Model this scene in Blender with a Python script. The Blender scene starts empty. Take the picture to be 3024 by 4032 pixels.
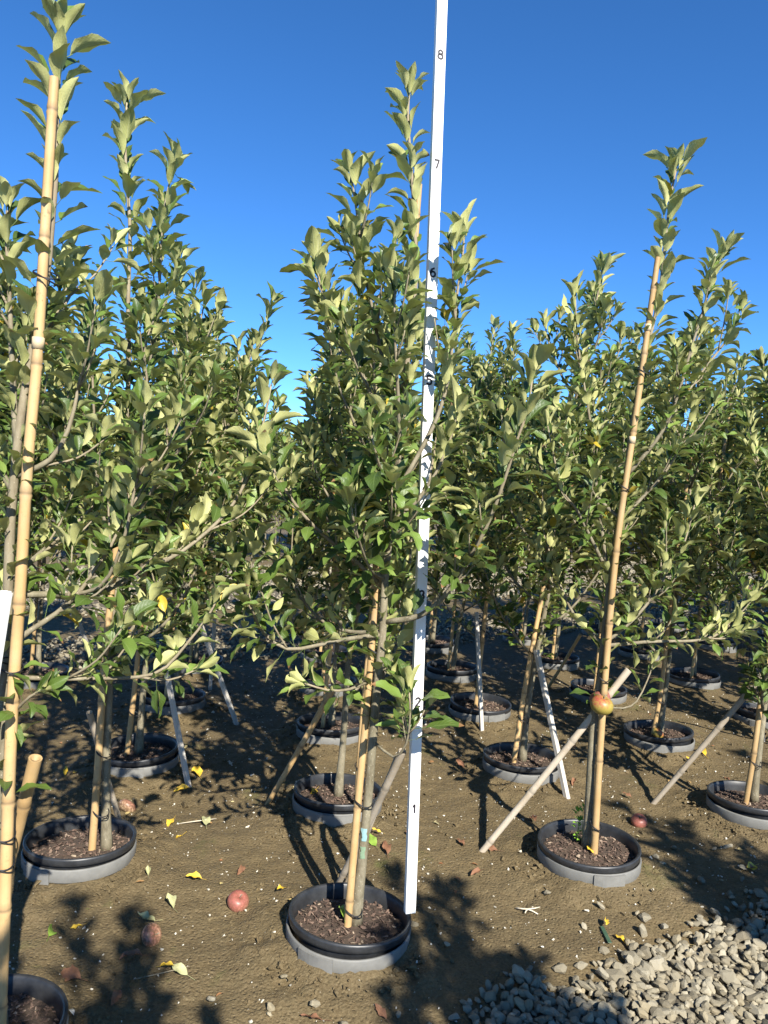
import bpy, bmesh, math, random
import numpy as np
from mathutils import Matrix, Vector, Euler

random.seed(7)
RNG = np.random.default_rng(11)
SC = bpy.context.scene
COL = SC.collection

# ------------------------------------------------------------------ camera
IW, IH, FPX = 3024.0, 4032.0, 3028.0
PITCH, ROLL, CAMH = math.radians(2.0), math.radians(3.0), 1.30
_fw = np.array([0, math.cos(PITCH), -math.sin(PITCH)])
_up0 = np.array([0, math.sin(PITCH), math.cos(PITCH)])
_rt0 = np.array([1.0, 0, 0])
_up = _up0 * math.cos(ROLL) - _rt0 * math.sin(ROLL)
_rt = _rt0 * math.cos(ROLL) + _up0 * math.sin(ROLL)
_o = np.array([0, 0, CAMH])
cd = bpy.data.cameras.new("camera")
cam = bpy.data.objects.new("camera", cd)
COL.objects.link(cam)
cd.sensor_fit = 'HORIZONTAL'
cd.sensor_width = 36.0
cd.lens = 36.0 * FPX / IW
cd.clip_start = 0.05
cd.clip_end = 2000
cam.matrix_world = Matrix(((_rt[0], _up[0], -_fw[0], _o[0]), (_rt[1], _up[1], -_fw[1], _o[1]),
                           (_rt[2], _up[2], -_fw[2], _o[2]), (0, 0, 0, 1)))
SC.camera = cam

# ------------------------------------------------------------------ sky, sun, exposure
SUN_AZ, SUN_EL = math.radians(22.0), math.radians(37.0)   # shadows fall away from the camera, 22 deg to the left
sun_dir = Vector((math.sin(SUN_AZ) * math.cos(SUN_EL), -math.cos(SUN_AZ) * math.cos(SUN_EL), math.sin(SUN_EL)))
world = bpy.data.worlds.new("World")
SC.world = world
world.use_nodes = True
wn = world.node_tree
bg = wn.nodes["Background"]
sky = wn.nodes.new("ShaderNodeTexSky")
sky.sky_type = 'NISHITA'
sky.sun_disc = False
sky.sun_elevation = SUN_EL
sky.sun_rotation = math.atan2(sun_dir.x, sun_dir.y)
sky.altitude = 60
sky.air_density = 0.55
sky.dust_density = 0.0
sky.ozone_density = 6.0
hsv = wn.nodes.new("ShaderNodeHueSaturation")
hsv.inputs["Saturation"].default_value = 1.15
wn.links.new(sky.outputs[0], hsv.inputs["Color"])
wn.links.new(hsv.outputs[0], bg.inputs[0])
bg.inputs[1].default_value = 0.12
sl = bpy.data.lights.new("sun", 'SUN')
sl.energy = 5.0
sl.angle = math.radians(0.53)
sl.color = (1.0, 0.945, 0.85)
sun = bpy.data.objects.new("sun", sl)
COL.objects.link(sun)
sun.rotation_euler = (-sun_dir).to_track_quat('-Z', 'Y').to_euler()
SC.view_settings.view_transform = 'Standard'
SC.view_settings.look = 'None'
SC.view_settings.gamma = 1.0
SC.view_settings.use_curve_mapping = False
SC.view_settings.exposure = 1.14

# ------------------------------------------------------------------ pixel helpers
def ray(x, y):
    return _fw * FPX + _rt * (x - IW / 2) + _up * (IH / 2 - y)
def at_z(x, y, z=0.0):
    d = ray(x, y)
    return _o + d * ((z - _o[2]) / d[2])
def at_y(x, y, Y):
    d = ray(x, y)
    return _o + d * (Y / d[1])
def proj(P):
    v = np.asarray(P, float) - _o
    w = v @ _fw
    return np.array([IW / 2 + FPX * (v @ _rt) / w, IH / 2 - FPX * (v @ _up) / w, w])
US = IW / 1659.0            # the photograph was measured on a 1659 pixel wide copy
def U(x, y, Y):
    return at_y(x * US, y * US, Y)

# ------------------------------------------------------------------ value noise
def vnoise(x, y, seed=0):
    x = np.asarray(x, float); y = np.asarray(y, float)
    xi = np.floor(x).astype(np.int64); yi = np.floor(y).astype(np.int64)
    fx = x - xi; fy = y - yi
    fx = fx * fx * (3 - 2 * fx); fy = fy * fy * (3 - 2 * fy)
    def h(a, b):
        n = (a * 374761393 + b * 668265263 + seed * 144665) & 0x7fffffff
        n = ((n ^ (n >> 13)) * 1274126177) & 0x7fffffff
        return ((n ^ (n >> 16)) & 0xffff) / 65535.0
    return ((h(xi, yi) * (1 - fx) + h(xi + 1, yi) * fx) * (1 - fy) +
            (h(xi, yi + 1) * (1 - fx) + h(xi + 1, yi + 1) * fx) * fy) * 2 - 1

# ------------------------------------------------------------------ the planting grid (front row runs along A1)
P0 = np.array([-0.04, 2.15])
A1 = np.array([0.82, 0.51])
A2 = np.array([-0.085, 0.86])
RN = np.array([-A1[1], A1[0]]) / np.linalg.norm(A1)      # across the rows
RS = A1 / np.linalg.norm(A1)                             # along the rows
def spot(k, r):
    return P0 + k * A1 + r * A2
EDGE = 1.50                                              # gravel lane ends here (distance across rows)
ALL_SPOTS = []
for r in range(0, 5):
    for k in range(-7, 12):
        p = spot(k, r)
        if p[1] < 1.2: continue
        px = proj([p[0], p[1], 1.2])
        if -1300 < px[0] < 4300:
            ALL_SPOTS.append((k, r, p))
SP = np.array([q[2] for q in ALL_SPOTS])

def zg(x, y):
    """ground height"""
    x = np.asarray(x, float); y = np.asarray(y, float)
    z = 0.012 * vnoise(x * 1.7, y * 1.7, 1) + 0.007 * vnoise(x * 5, y * 5, 2)
    m = np.zeros_like(z)
    for q in SP:
        d2 = (x - q[0]) ** 2 + (y - q[1]) ** 2
        near = d2 < 0.36
        if np.any(near):
            d = np.sqrt(d2)
            m = np.maximum(m, np.clip(1 - (d - 0.17) / 0.20, 0, 1) ** 1.5)
    z = z * (1 - 0.8 * np.minimum(m, 1)) + 0.030 * m
    n = x * RN[0] + y * RN[1]
    lane = np.clip((EDGE - n) / 0.12, 0, 1)
    return z - 0.018 * lane - 0.008
def zg1(x, y):
    return float(zg(np.array([x]), np.array([y]))[0])

# ------------------------------------------------------------------ object helpers
def link(o, parent=None):
    COL.objects.link(o)
    if parent is not None: o.parent = parent
    return o
def empty(name, loc=(0, 0, 0)):
    o = bpy.data.objects.new(name, None)
    o.empty_display_size = 0.1
    o.location = loc
    return link(o)
def tag(o, label=None, cat=None, group=None, kind=None):
    if label: o["label"] = label
    if cat: o["category"] = cat
    if group: o["group"] = group
    if kind: o["kind"] = kind
    return o
def mesh_np(name, verts, faces_list, mats, smooth=True, uv=None, attrs=None):
    """faces_list: list of (array [n,k], material index)"""
    me = bpy.data.meshes.new(name)
    verts = np.asarray(verts, np.float32)
    me.vertices.add(len(verts))
    me.vertices.foreach_set("co", verts.ravel())
    nl = sum(f.size for f, _ in faces_list)
    npoly = sum(len(f) for f, _ in faces_list)
    me.loops.add(nl); me.polygons.add(npoly)
    li = np.concatenate([f.ravel() for f, _ in faces_list]).astype(np.int32)
    tot = np.concatenate([np.full(len(f), f.shape[1], np.int32) for f, _ in faces_list])
    start = np.concatenate([[0], np.cumsum(tot)[:-1]]).astype(np.int32)
    mi = np.concatenate([np.full(len(f), m, np.int32) for f, m in faces_list])
    me.loops.foreach_set("vertex_index", li)
    me.polygons.foreach_set("loop_start", start)
    me.polygons.foreach_set("loop_total", tot)
    me.polygons.foreach_set("material_index", mi)
    me.polygons.foreach_set("use_smooth", np.full(npoly, bool(smooth)))
    if uv is not None:
        ul = me.uv_layers.new(name="UVMap")
        ul.data.foreach_set("uv", np.asarray(uv, np.float32)[li].ravel())
    for k, v in (attrs or {}).items():
        a = me.attributes.new(k, 'FLOAT', 'POINT')
        a.data.foreach_set("value", np.asarray(v, np.float32))
    for m in mats: me.materials.append(m)
    me.update()
    me.validate()
    return me
def obj(name, me, parent=None, loc=(0, 0, 0)):
    o = bpy.data.objects.new(name, me)
    o.location = loc
    return link(o, parent)

def smooth_path(pts, rad, step=0.035):
    """Catmull-Rom resample"""
    pts = np.asarray(pts, float); rad = np.asarray(rad, float)
    if len(pts) < 3:
        n = max(2, int(np.linalg.norm(pts[-1] - pts[0]) / step) + 1)
        t = np.linspace(0, 1, n)
        return pts[0] + (pts[-1] - pts[0]) * t[:, None], rad[0] + (rad[-1] - rad[0]) * t
    P = np.vstack([2 * pts[0] - pts[1], pts, 2 * pts[-1] - pts[-2]])
    out = []; ro = []
    for i in range(len(pts) - 1):
        a, b, c, d = P[i], P[i + 1], P[i + 2], P[i + 3]
        n = max(2, int(np.linalg.norm(c - b) / step) + 1)
        for t in np.linspace(0, 1, n, endpoint=False):
            out.append(0.5 * (2 * b + (c - a) * t + (2 * a - 5 * b + 4 * c - d) * t * t + (3 * b - a - 3 * c + d) * t ** 3))
            ro.append(rad[i] + (rad[i + 1] - rad[i]) * t)
    out.append(pts[-1]); ro.append(rad[-1])
    return np.array(out), np.array(ro)
def frames(path):
    T = np.gradient(path, axis=0)
    T /= np.linalg.norm(T, axis=1)[:, None] + 1e-9
    ref = np.array([0.93, 0.31, 0.17])
    N = []
    v = ref - T[0] * (ref @ T[0])
    for t in T:
        v = v - t * (v @ t)
        v /= np.linalg.norm(v) + 1e-9
        N.append(v.copy())
    N = np.array(N)
    return T, N, np.cross(T, N)
def tube(path, rad, sides=8, cap=True, hollow=0.0):
    """returns verts, quads, tris, tip attribute"""
    T, N, B = frames(path)
    a = np.linspace(0, 2 * np.pi, sides, endpoint=False)
    ca, sa = np.cos(a), np.sin(a)
    V = path[:, None, :] + rad[:, None, None] * (ca[None, :, None] * N[:, None, :] + sa[None, :, None] * B[:, None, :])
    n = len(path)
    V = V.reshape(-1, 3)
    i = np.arange(n - 1)[:, None] * sides; j = np.arange(sides)[None, :]
    q = np.stack([i + j, i + (j + 1) % sides, i + sides + (j + 1) % sides, i + sides + j], -1).reshape(-1, 4)
    att = np.repeat(np.linspace(0, 1, n), sides)
    tris = np.zeros((0, 3), int)
    if cap:
        V = np.vstack([V, path[-1:], path[:1]])
        c = n * sides
        j = np.arange(sides)
        top = np.stack([(n - 1) * sides + j, (n - 1) * sides + (j + 1) % sides, np.full(sides, c)], 1)
        bot = np.stack([(j + 1) % sides, j, np.full(sides, c + 1)], 1)
        tris = np.vstack([top, bot])
        att = np.append(att, [1, 0])
    return V, q, tris, att
class Geo:
    """collects tubes / patches into one mesh"""
    def __init__(s): s.v = []; s.q = []; s.t = []; s.a = []; s.n = 0
    def add(s, V, q=None, t=None, a=None):
        if q is not None and len(q): s.q.append(np.asarray(q) + s.n)
        if t is not None and len(t): s.t.append(np.asarray(t) + s.n)
        s.v.append(V); s.a.append(a if a is not None else np.zeros(len(V))); s.n += len(V)
    def tube(s, path, rad, sides=8, step=0.035, smooth=True):
        if smooth: path, rad = smooth_path(path, rad, step)
        V, q, t, a = tube(np.asarray(path, float), np.asarray(rad, float), sides)
        s.add(V, q, t, a)
    def mesh(s, name, mat, smooth=True):
        fl = []
        if s.q: fl.append((np.vstack(s.q), 0))
        if s.t: fl.append((np.vstack(s.t), 0))
        return mesh_np(name, np.vstack(s.v), fl, [mat], smooth, None, {"tip": np.concatenate(s.a)})
def lathe(profile, seg=48, wob=0.0, seed=0):
    """profile: list of (r, z) bottom to top"""
    pr = np.array(profile, float)
    a = np.linspace(0, 2 * np.pi, seg, endpoint=False)
    n = len(pr)
    V = np.zeros((n, seg, 3))
    w = 1 + wob * np.sin(2 * a + seed)
    V[:, :, 0] = pr[:, 0:1] * (np.cos(a) * w)[None]
    V[:, :, 1] = pr[:, 0:1] * (np.sin(a) / w)[None]
    V[:, :, 2] = pr[:, 1:2]
    i = np.arange(n - 1)[:, None] * seg; j = np.arange(seg)[None, :]
    q = np.stack([i + j, i + (j + 1) % seg, i + seg + (j + 1) % seg, i + seg + j], -1).reshape(-1, 4)
    return V.reshape(-1, 3), q

# ------------------------------------------------------------------ materials
class NT:
    def __init__(s, name):
        s.m = bpy.data.materials.new(name); s.m.use_nodes = True
        s.t = s.m.node_tree; s.b = s.t.nodes["Principled BSDF"]; s.out = s.t.nodes["Material Output"]
    def n(s, typ, **kw):
        nd = s.t.nodes.new(typ)
        for k, v in kw.items():
            if k.startswith("i_"):
                key = k[2:]
                nd.inputs[int(key) if key.isdigit() else key.replace("_", " ")].default_value = v
            else: setattr(nd, k, v)
        return nd
    def l(s, a, b): s.t.links.new(a, b)
    def math(s, op, a, b=None, c=None, clamp=False):
        nd = s.t.nodes.new("ShaderNodeMath"); nd.operation = op; nd.use_clamp = clamp
        for i, v in enumerate((a, b, c)):
            if v is None: continue
            if isinstance(v, (int, float)): nd.inputs[i].default_value = v
            else: s.l(v, nd.inputs[i])
        return nd.outputs[0]
    def mix(s, f, a, b):
        nd = s.t.nodes.new("ShaderNodeMix"); nd.data_type = 'RGBA'
        for key, v in ((0, f), (6, a), (7, b)):
            if isinstance(v, (int, float)): nd.inputs[key].default_value = v
            elif isinstance(v, tuple): nd.inputs[key].default_value = (*v, 1) if len(v) == 3 else v
            else: s.l(v, nd.inputs[key])
        return nd.outputs[2]
    def ramp(s, f, stops):
        nd = s.t.nodes.new("ShaderNodeValToRGB")
        cr = nd.color_ramp
        while len(cr.elements) < len(stops): cr.elements.new(0.5)
        for e, (p, c) in zip(cr.elements, stops):
            e.position = p; e.color = (*c, 1) if len(c) == 3 else c
        s.l(f, nd.inputs[0])
        return nd.outputs[0]
    def noise(s, scale, detail=3, rough=0.6, vec=None, dist=0.0):
        nd = s.n("ShaderNodeTexNoise", i_Scale=scale, i_Detail=detail, i_Roughness=rough, i_Distortion=dist)
        s.l(vec if vec is not None else s.obj(), nd.inputs["Vector"])
        return nd.outputs[0]
    def obj(s):
        if not hasattr(s, "_o"): s._o = s.n("ShaderNodeTexCoord").outputs["Object"]
        return s._o
    def rnd(s):
        return s.n("ShaderNodeObjectInfo").outputs["Random"]
    def attr(s, name):
        return s.n("ShaderNodeAttribute", attribute_name=name).outputs["Fac"]
    def bump(s, h, strength=0.3, dist=0.01):
        nd = s.n("ShaderNodeBump", i_Strength=strength, i_Distance=dist)
        s.l(h, nd.inputs["Height"]); s.l(nd.outputs[0], s.b.inputs["Normal"])
        return nd
    def col(s, c):
        if isinstance(c, tuple): s.b.inputs["Base Color"].default_value = (*c, 1)
        else: s.l(c, s.b.inputs["Base Color"])
    def rough(s, r): 
        if isinstance(r, (int, float)): s.b.inputs["Roughness"].default_value = r
        else: s.l(r, s.b.inputs["Roughness"])
    def spec(s, v): s.b.inputs["Specular IOR Level"].default_value = v

def leaf_material(name, yellow=0.0):
    m = NT(name)
    uv = m.n("ShaderNodeUVMap").outputs[0]
    sx = m.n("ShaderNodeSeparateXYZ"); m.l(uv, sx.inputs[0])
    u, v = sx.outputs[0], sx.outputs[1]
    au = m.math('ABSOLUTE', m.math('SUBTRACT', u, 0.5))
    rib = m.math('SUBTRACT', 1.0, m.math('MULTIPLY', au, 22.0), clamp=True)
    vv = m.math('FRACT', m.math('ADD', m.math('MULTIPLY', v, 8.0), m.math('MULTIPLY', au, -5.5)))
    vein = m.math('SUBTRACT', 1.0, m.math('MULTIPLY', m.math('ABSOLUTE', m.math('SUBTRACT', vv, 0.5)), 7.0), clamp=True)
    veins = m.math('MAXIMUM', rib, m.math('MULTIPLY', vein, 0.45))
    r = m.math('FRACT', m.math('ADD', m.rnd(), m.attr("leaf_tone")))
    nz = m.noise(30, 3, 0.6)
    top = m.ramp(r, [(0.0, (0.036, 0.068, 0.012)), (0.35, (0.058, 0.100, 0.015)), (0.75, (0.088, 0.14, 0.020)), (0.92, (0.14, 0.22, 0.04)), (1.0, (0.20, 0.28, 0.06))])
    bot = m.ramp(r, [(0.0, (0.36, 0.37, 0.125)), (0.5, (0.46, 0.46, 0.175)), (1.0, (0.55, 0.54, 0.23))])
    top = m.mix(m.math('MULTIPLY', nz, 0.35), top, (0.075, 0.11, 0.03))
    top = m.mix(m.math('MULTIPLY', veins, 0.40), top, (0.20, 0.27, 0.10))
    bot = m.mix(m.math('MULTIPLY', veins, 0.3), bot, (0.56, 0.57, 0.35))
    if True:
        isy = m.math('GREATER_THAN', m.math('FRACT', m.math('MULTIPLY', r, 7.31)), 1.0 - yellow)
        yc = m.mix(nz, (0.50, 0.30, 0.02), (0.40, 0.35, 0.05))
        top = m.mix(isy, top, yc); bot = m.mix(isy, bot, yc)
    spot = m.math('MULTIPLY', m.ramp(m.noise(9, 4, 0.7, None, 0.5), [(0.66, (0, 0, 0)), (0.72, (1, 1, 1))]), m.math('GREATER_THAN', m.math('FRACT', m.math('MULTIPLY', r, 13.7)), 0.72))
    top = m.mix(m.math('MULTIPLY', spot, 0.8), top, (0.20, 0.13, 0.03))
    tipb = m.math('MULTIPLY', m.math('GREATER_THAN', v, 0.86), m.math('GREATER_THAN', m.math('FRACT', m.math('MULTIPLY', r, 23.3)), 0.93))
    top = m.mix(tipb, top, (0.22, 0.12, 0.05)); bot = m.mix(tipb, bot, (0.30, 0.19, 0.09))
    # fuzzy pale margin
    edge = m.math('MULTIPLY', m.math('SUBTRACT', m.math('MULTIPLY', au, 2.0), 0.86, clamp=True), 2.2, clamp=True)
    bot = m.mix(edge, bot, (0.55, 0.56, 0.34))
    back = m.n("ShaderNodeNewGeometry").outputs["Backfacing"]
    c = m.mix(back, top, bot)
    m.col(c)
    m.rough(m.math('ADD', m.math('MULTIPLY', back, 0.38), 0.42))
    m.spec(0.42)
    m.bump(m.math('ADD', m.math('MULTIPLY', veins, -0.6), m.math('MULTIPLY', nz, 0.5)), 0.28, 0.005)
    tr = m.n("ShaderNodeBsdfTranslucent")
    m.l(m.mix(0.5, c, (0.22, 0.34, 0.03)), tr.inputs[0])
    ms = m.n("ShaderNodeMixShader", i_0=0.15)
    m.l(m.b.outputs[0], ms.inputs[1]); m.l(tr.outputs[0], ms.inputs[2]); m.l(ms.outputs[0], m.out.inputs[0])
    return m.m
M_LEAF = leaf_material("apple_leaf", 0.012)
M_LEAF2 = leaf_material("apple_leaf_far", 0.015)
M_LEAFY = leaf_material("apple_leaf_young", 0.0)

def simple(name, c1, c2, scale=20, rough=0.7, bump=0.2, bd=0.004, spec=0.4, stretch=None, rnd=0.0):
    m = NT(name)
    vec = None
    if stretch:
        mp = m.n("ShaderNodeMapping"); mp.inputs["Scale"].default_value = stretch
        m.l(m.obj(), mp.inputs[0]); vec = mp.outputs[0]
    nz = m.noise(scale, 5, 0.65, vec)
    c = m.mix(m.ramp(nz, [(0.3, (0, 0, 0)), (0.7, (1, 1, 1))]), c1, c2)
    if rnd:
        hs = m.n("ShaderNodeHueSaturation")
        m.l(m.math('ADD', m.math('MULTIPLY', m.rnd(), rnd), 1 - rnd / 2), hs.inputs["Value"]); m.l(c, hs.inputs["Color"])
        c = hs.outputs[0]
    m.col(c); m.rough(rough); m.spec(spec); m.bump(nz, bump, bd)
    return m.m

def bark_material():
    m = NT("apple_bark")
    mp = m.n("ShaderNodeMapping"); mp.inputs["Scale"].default_value = (1, 1, 0.45)
    m.l(m.obj(), mp.inputs[0])
    nz = m.noise(38, 6, 0.7, mp.outputs[0]); n2 = m.noise(9, 3)
    base = m.mix(m.ramp(nz, [(0.35, (0, 0, 0)), (0.68, (1, 1, 1))]), (0.10, 0.078, 0.05), (0.28, 0.24, 0.17))
    base = m.mix(m.math('MULTIPLY', n2, 0.5), base, (0.17, 0.17, 0.10))
    vo = m.n("ShaderNodeTexVoronoi", i_Scale=110.0); m.l(m.obj(), vo.inputs["Vector"])
    dots = m.math('LESS_THAN', vo.outputs[0], 0.16)
    base = m.mix(m.math('MULTIPLY', dots, 0.5), base, (0.45, 0.4, 0.3))
    tip = m.ramp(m.attr("tip"), [(0.25, (0, 0, 0)), (0.95, (1, 1, 1))])
    sh = m.mix(nz, (0.19, 0.135, 0.085), (0.36, 0.32, 0.215))
    m.col(m.mix(tip, base, sh)); m.rough(0.75); m.spec(0.3); m.bump(nz, 0.5, 0.004)
    return m.m
M_BARK = bark_material()

def bamboo_material(name, a, b, c, grey=False):
    m = NT(name)
    mp = m.n("ShaderNodeMapping"); mp.inputs["Scale"].default_value = (1, 1, 0.04)
    m.l(m.obj(), mp.inputs[0])
    fib = m.noise(190, 4, 0.6, mp.outputs[0]); blo = m.noise(7, 4, 0.6)
    base = m.mix(m.ramp(blo, [(0.35, (0, 0, 0)), (0.65, (1, 1, 1))]), a, b)
    base = m.mix(m.math('MULTIPLY', fib, 0.5), base, c)
    sp = m.ramp(m.noise(60, 4, 0.7), [(0.62, (0, 0, 0)), (0.72, (1, 1, 1))])
    base = m.mix(m.math('MULTIPLY', sp, 0.5), base, (0.12, 0.085, 0.05))
    base = m.mix(m.ramp(m.noise(4, 5, 0.7), [(0.5, (0, 0, 0)), (0.72, (0.55, 0.55, 0.55))]), base, (0.30, 0.25, 0.165))
    node = m.attr("tip")
    base = m.mix(m.math('MULTIPLY', node, 0.75), base, (0.13, 0.09, 0.05) if not grey else (0.16, 0.14, 0.11))
    hs = m.n("ShaderNodeHueSaturation")
    m.l(m.math('ADD', m.math('MULTIPLY', m.rnd(), 0.4), 0.78), hs.inputs["Value"]); m.l(base, hs.inputs["Color"])
    m.col(hs.outputs[0]); m.rough(0.58 if not grey else 0.75); m.spec(0.4); m.bump(fib, 0.25, 0.002)
    return m.m
M_BAMBOO = bamboo_material("yellow_bamboo", (0.42, 0.27, 0.115), (0.52, 0.37, 0.185), (0.35, 0.21, 0.085))
M_GREYBAM = bamboo_material("weathered_bamboo", (0.36, 0.30, 0.22), (0.46, 0.41, 0.335), (0.26, 0.205, 0.14), True)

def ground_material():
    m = NT("nursery_mud")
    n1 = m.noise(2.2, 5, 0.6); n2 = m.noise(26, 6, 0.72); n3 = m.noise(120, 4, 0.7); n4 = m.noise(0.9, 3, 0.5)
    c = m.mix(m.ramp(n1, [(0.3, (0, 0, 0)), (0.7, (1, 1, 1))]), (0.094, 0.066, 0.031), (0.146, 0.106, 0.051))
    c = m.mix(m.math('MULTIPLY', m.ramp(n2, [(0.35, (0, 0, 0)), (0.62, (1, 1, 1))]), 0.55), c, (0.085, 0.066, 0.032))
    c = m.mix(m.ramp(n3, [(0.42, (0, 0, 0)), (0.66, (0.6, 0.6, 0.6))]), c, (0.19, 0.147, 0.077))
    c = m.mix(m.ramp(m.noise(70, 4, 0.75), [(0.60, (0, 0, 0)), (0.70, (0.75, 0.75, 0.75))]), c, (0.055, 0.04, 0.02))
    moss = m.math('MULTIPLY', m.ramp(m.noise(3.1, 4, 0.65, None, 0.6), [(0.61, (0, 0, 0)), (0.70, (1, 1, 1))]),
                  m.ramp(n2, [(0.35, (0.1, 0.1, 0.1)), (0.6, (1, 1, 1))]))
    c = m.mix(m.math('MULTIPLY', moss, 0.55), c, (0.075, 0.095, 0.02))
    vo = m.n("ShaderNodeTexVoronoi", i_Scale=52.0); m.l(m.obj(), vo.inputs["Vector"])
    speck = m.math('LESS_THAN', vo.outputs[0], 0.055)
    sel = m.math('GREATER_THAN', m.n("ShaderNodeSeparateXYZ").outputs[0], 2.0)
    c = m.mix(m.math('MULTIPLY', speck, m.ramp(n4, [(0.4, (0, 0, 0)), (0.6, (1, 1, 1))])), c, (0.5, 0.46, 0.36))
    m.col(c)
    m.rough(m.ramp(n2, [(0.3, (0.62, 0.62, 0.62)), (0.7, (0.92, 0.92, 0.92))])); m.spec(0.3)
    h = m.math('ADD', m.math('MULTIPLY', n2, 0.8), m.math('MULTIPLY', n3, 0.6))
    pit = m.n("ShaderNodeTexVoronoi", i_Scale=85.0); m.l(m.obj(), pit.inputs["Vector"])
    h = m.math('ADD', h, m.math('MULTIPLY', m.math('MINIMUM', pit.outputs[0], 0.45), 0.9))
    m.bump(h, 0.7, 0.014)
    return m.m
M_MUD = ground_material()
M_GRIT = simple("gravel_grit", (0.05, 0.042, 0.028), (0.15, 0.13, 0.092), 60, 0.9, 0.8, 0.012)
def stone_material():
    m = NT("crushed_stone")
    r = m.math('FRACT', m.math('ADD', m.rnd(), m.attr("leaf_tone")))
    c = m.ramp(r, [(0.0, (0.15, 0.13, 0.09)), (0.4, (0.26, 0.232, 0.165)), (0.75, (0.34, 0.308, 0.23)), (0.9, (0.29, 0.245, 0.155)), (1.0, (0.18, 0.155, 0.11))])
    nz = m.noise(45, 5, 0.7)
    c = m.mix(m.ramp(nz, [(0.38, (0.65, 0.65, 0.65)), (0.6, (0, 0, 0))]), c, (0.20, 0.17, 0.115))
    m.col(c); m.rough(0.9); m.spec(0.25); m.bump(nz, 0.5, 0.004)
    return m.m
M_STONE = stone_material()
M_RIM = simple("black_plastic", (0.014, 0.015, 0.017), (0.035, 0.037, 0.04), 30, 0.42, 0.1, 0.002, 0.5)
M_BAND = simple("grey_weathered_plastic", (0.12, 0.12, 0.112), (0.19, 0.186, 0.17), 14, 0.6, 0.12, 0.002, 0.35)
def soil_material():
    m = NT("potting_bark_soil")
    nz = m.noise(55, 5, 0.7)
    m.col(m.mix(nz, (0.03, 0.02, 0.013), (0.11, 0.075, 0.052))); m.rough(0.95); m.bump(nz, 1.0, 0.012)
    return m.m
M_SOIL = soil_material()
def chip_material():
    m = NT("bark_chip")
    r = m.math('FRACT', m.math('ADD', m.rnd(), m.attr("leaf_tone")))
    m.col(m.ramp(r, [(0.0, (0.045, 0.028, 0.02)), (0.5, (0.11, 0.07, 0.05)), (0.85, (0.18, 0.12, 0.088)), (1.0, (0.34, 0.27, 0.19))])); m.rough(0.85)
    return m.m
M_CHIP = chip_material()
def white_paint():
    m = NT("white_painted_wood")
    mp = m.n("ShaderNodeMapping"); mp.inputs["Scale"].default_value = (1, 1, 0.06)
    m.l(m.obj(), mp.inputs[0])
    g = m.noise(120, 4, 0.6, mp.outputs[0]); d = m.noise(14, 6, 0.75)
    c = m.mix(m.math('MULTIPLY', g, 0.25), (0.80, 0.80, 0.77), (0.66, 0.65, 0.60))
    c = m.mix(m.ramp(d, [(0.66, (0, 0, 0)), (0.78, (0.6, 0.6, 0.6))]), c, (0.36, 0.33, 0.27))
    m.col(c); m.rough(0.6); m.bump(g, 0.25, 0.002)
    return m.m
M_WHITE = white_paint()
M_INK = simple("black_ink", (0.012, 0.01, 0.014), (0.03, 0.025, 0.035), 60, 0.6)
M_TIE = simple("black_rubber_tie", (0.008, 0.008, 0.009), (0.02, 0.02, 0.022), 40, 0.5)
M_TAPE = simple("cream_tape", (0.46, 0.36, 0.22), (0.54, 0.44, 0.29), 20, 0.6, 0.05)
M_LATH = simple("bleached_lath", (0.38, 0.34, 0.285), (0.52, 0.49, 0.435), 40, 0.8, 0.3, 0.003, 0.3, (1, 1, 0.06))
M_BLUEP = simple("blue_paint_mark", (0.19, 0.34, 0.35), (0.30, 0.46, 0.46), 40, 0.7)
M_GREENP = simple("green_paint_mark", (0.14, 0.22, 0.13), (0.22, 0.30, 0.20), 40, 0.7)
M_YLEAF = simple("yellow_leaf", (0.60, 0.36, 0.025), (0.62, 0.45, 0.06), 40, 0.55, 0.2)
M_BLEAF = simple("brown_leaf", (0.15, 0.065, 0.035), (0.25, 0.13, 0.07), 40, 0.65, 0.3)
M_PLEAF = simple("pale_leaf", (0.30, 0.31, 0.15), (0.44, 0.42, 0.22), 40, 0.6, 0.2)
M_GLEAF = simple("lime_leaf", (0.13, 0.24, 0.035), (0.27, 0.38, 0.06), 40, 0.5, 0.2)
M_TWIG = simple("dry_twig", (0.42, 0.36, 0.26), (0.6, 0.55, 0.43), 60, 0.8)
M_TAG = simple("green_plastic", (0.035, 0.075, 0.045), (0.06, 0.11, 0.07), 30, 0.4)
def apple_material(name, red, yel, bias, dirt=0.0):
    m = NT(name)
    nz = m.noise(9, 4, 0.6); nz2 = m.noise(130, 3, 0.6)
    sx = m.n("ShaderNodeSeparateXYZ"); m.l(m.obj(), sx.inputs[0])
    g = m.math('ADD', m.math('MULTIPLY', m.math('ADD', sx.outputs[2], m.math('MULTIPLY', sx.outputs[0], -0.6)), 0.9), m.math('ADD', nz, bias))
    c = m.mix(m.ramp(g, [(0.35, (0, 0, 0)), (0.75, (1, 1, 1))]), yel, red)
    c = m.mix(m.math('MULTIPLY', m.math('GREATER_THAN', nz2, 0.62), 0.4), c, (0.45, 0.32, 0.15))
    if dirt: c = m.mix(m.ramp(nz, [(0.42, (0, 0, 0)), (0.52, (dirt, dirt, dirt))]), c, (0.13, 0.075, 0.04))
    m.col(c); m.rough(0.42); m.spec(0.4)
    return m.m
M_APPLE = apple_material("russet_apple", (0.30, 0.065, 0.04), (0.30, 0.235, 0.05), -0.24)
M_APPLER = apple_material("red_apple", (0.28, 0.085, 0.068), (0.36, 0.18, 0.12), 0.1, 0.4)
M_APPLED = apple_material("rotting_apple", (0.28, 0.12, 0.085), (0.36, 0.25, 0.15), -0.05, 0.8)
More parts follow.
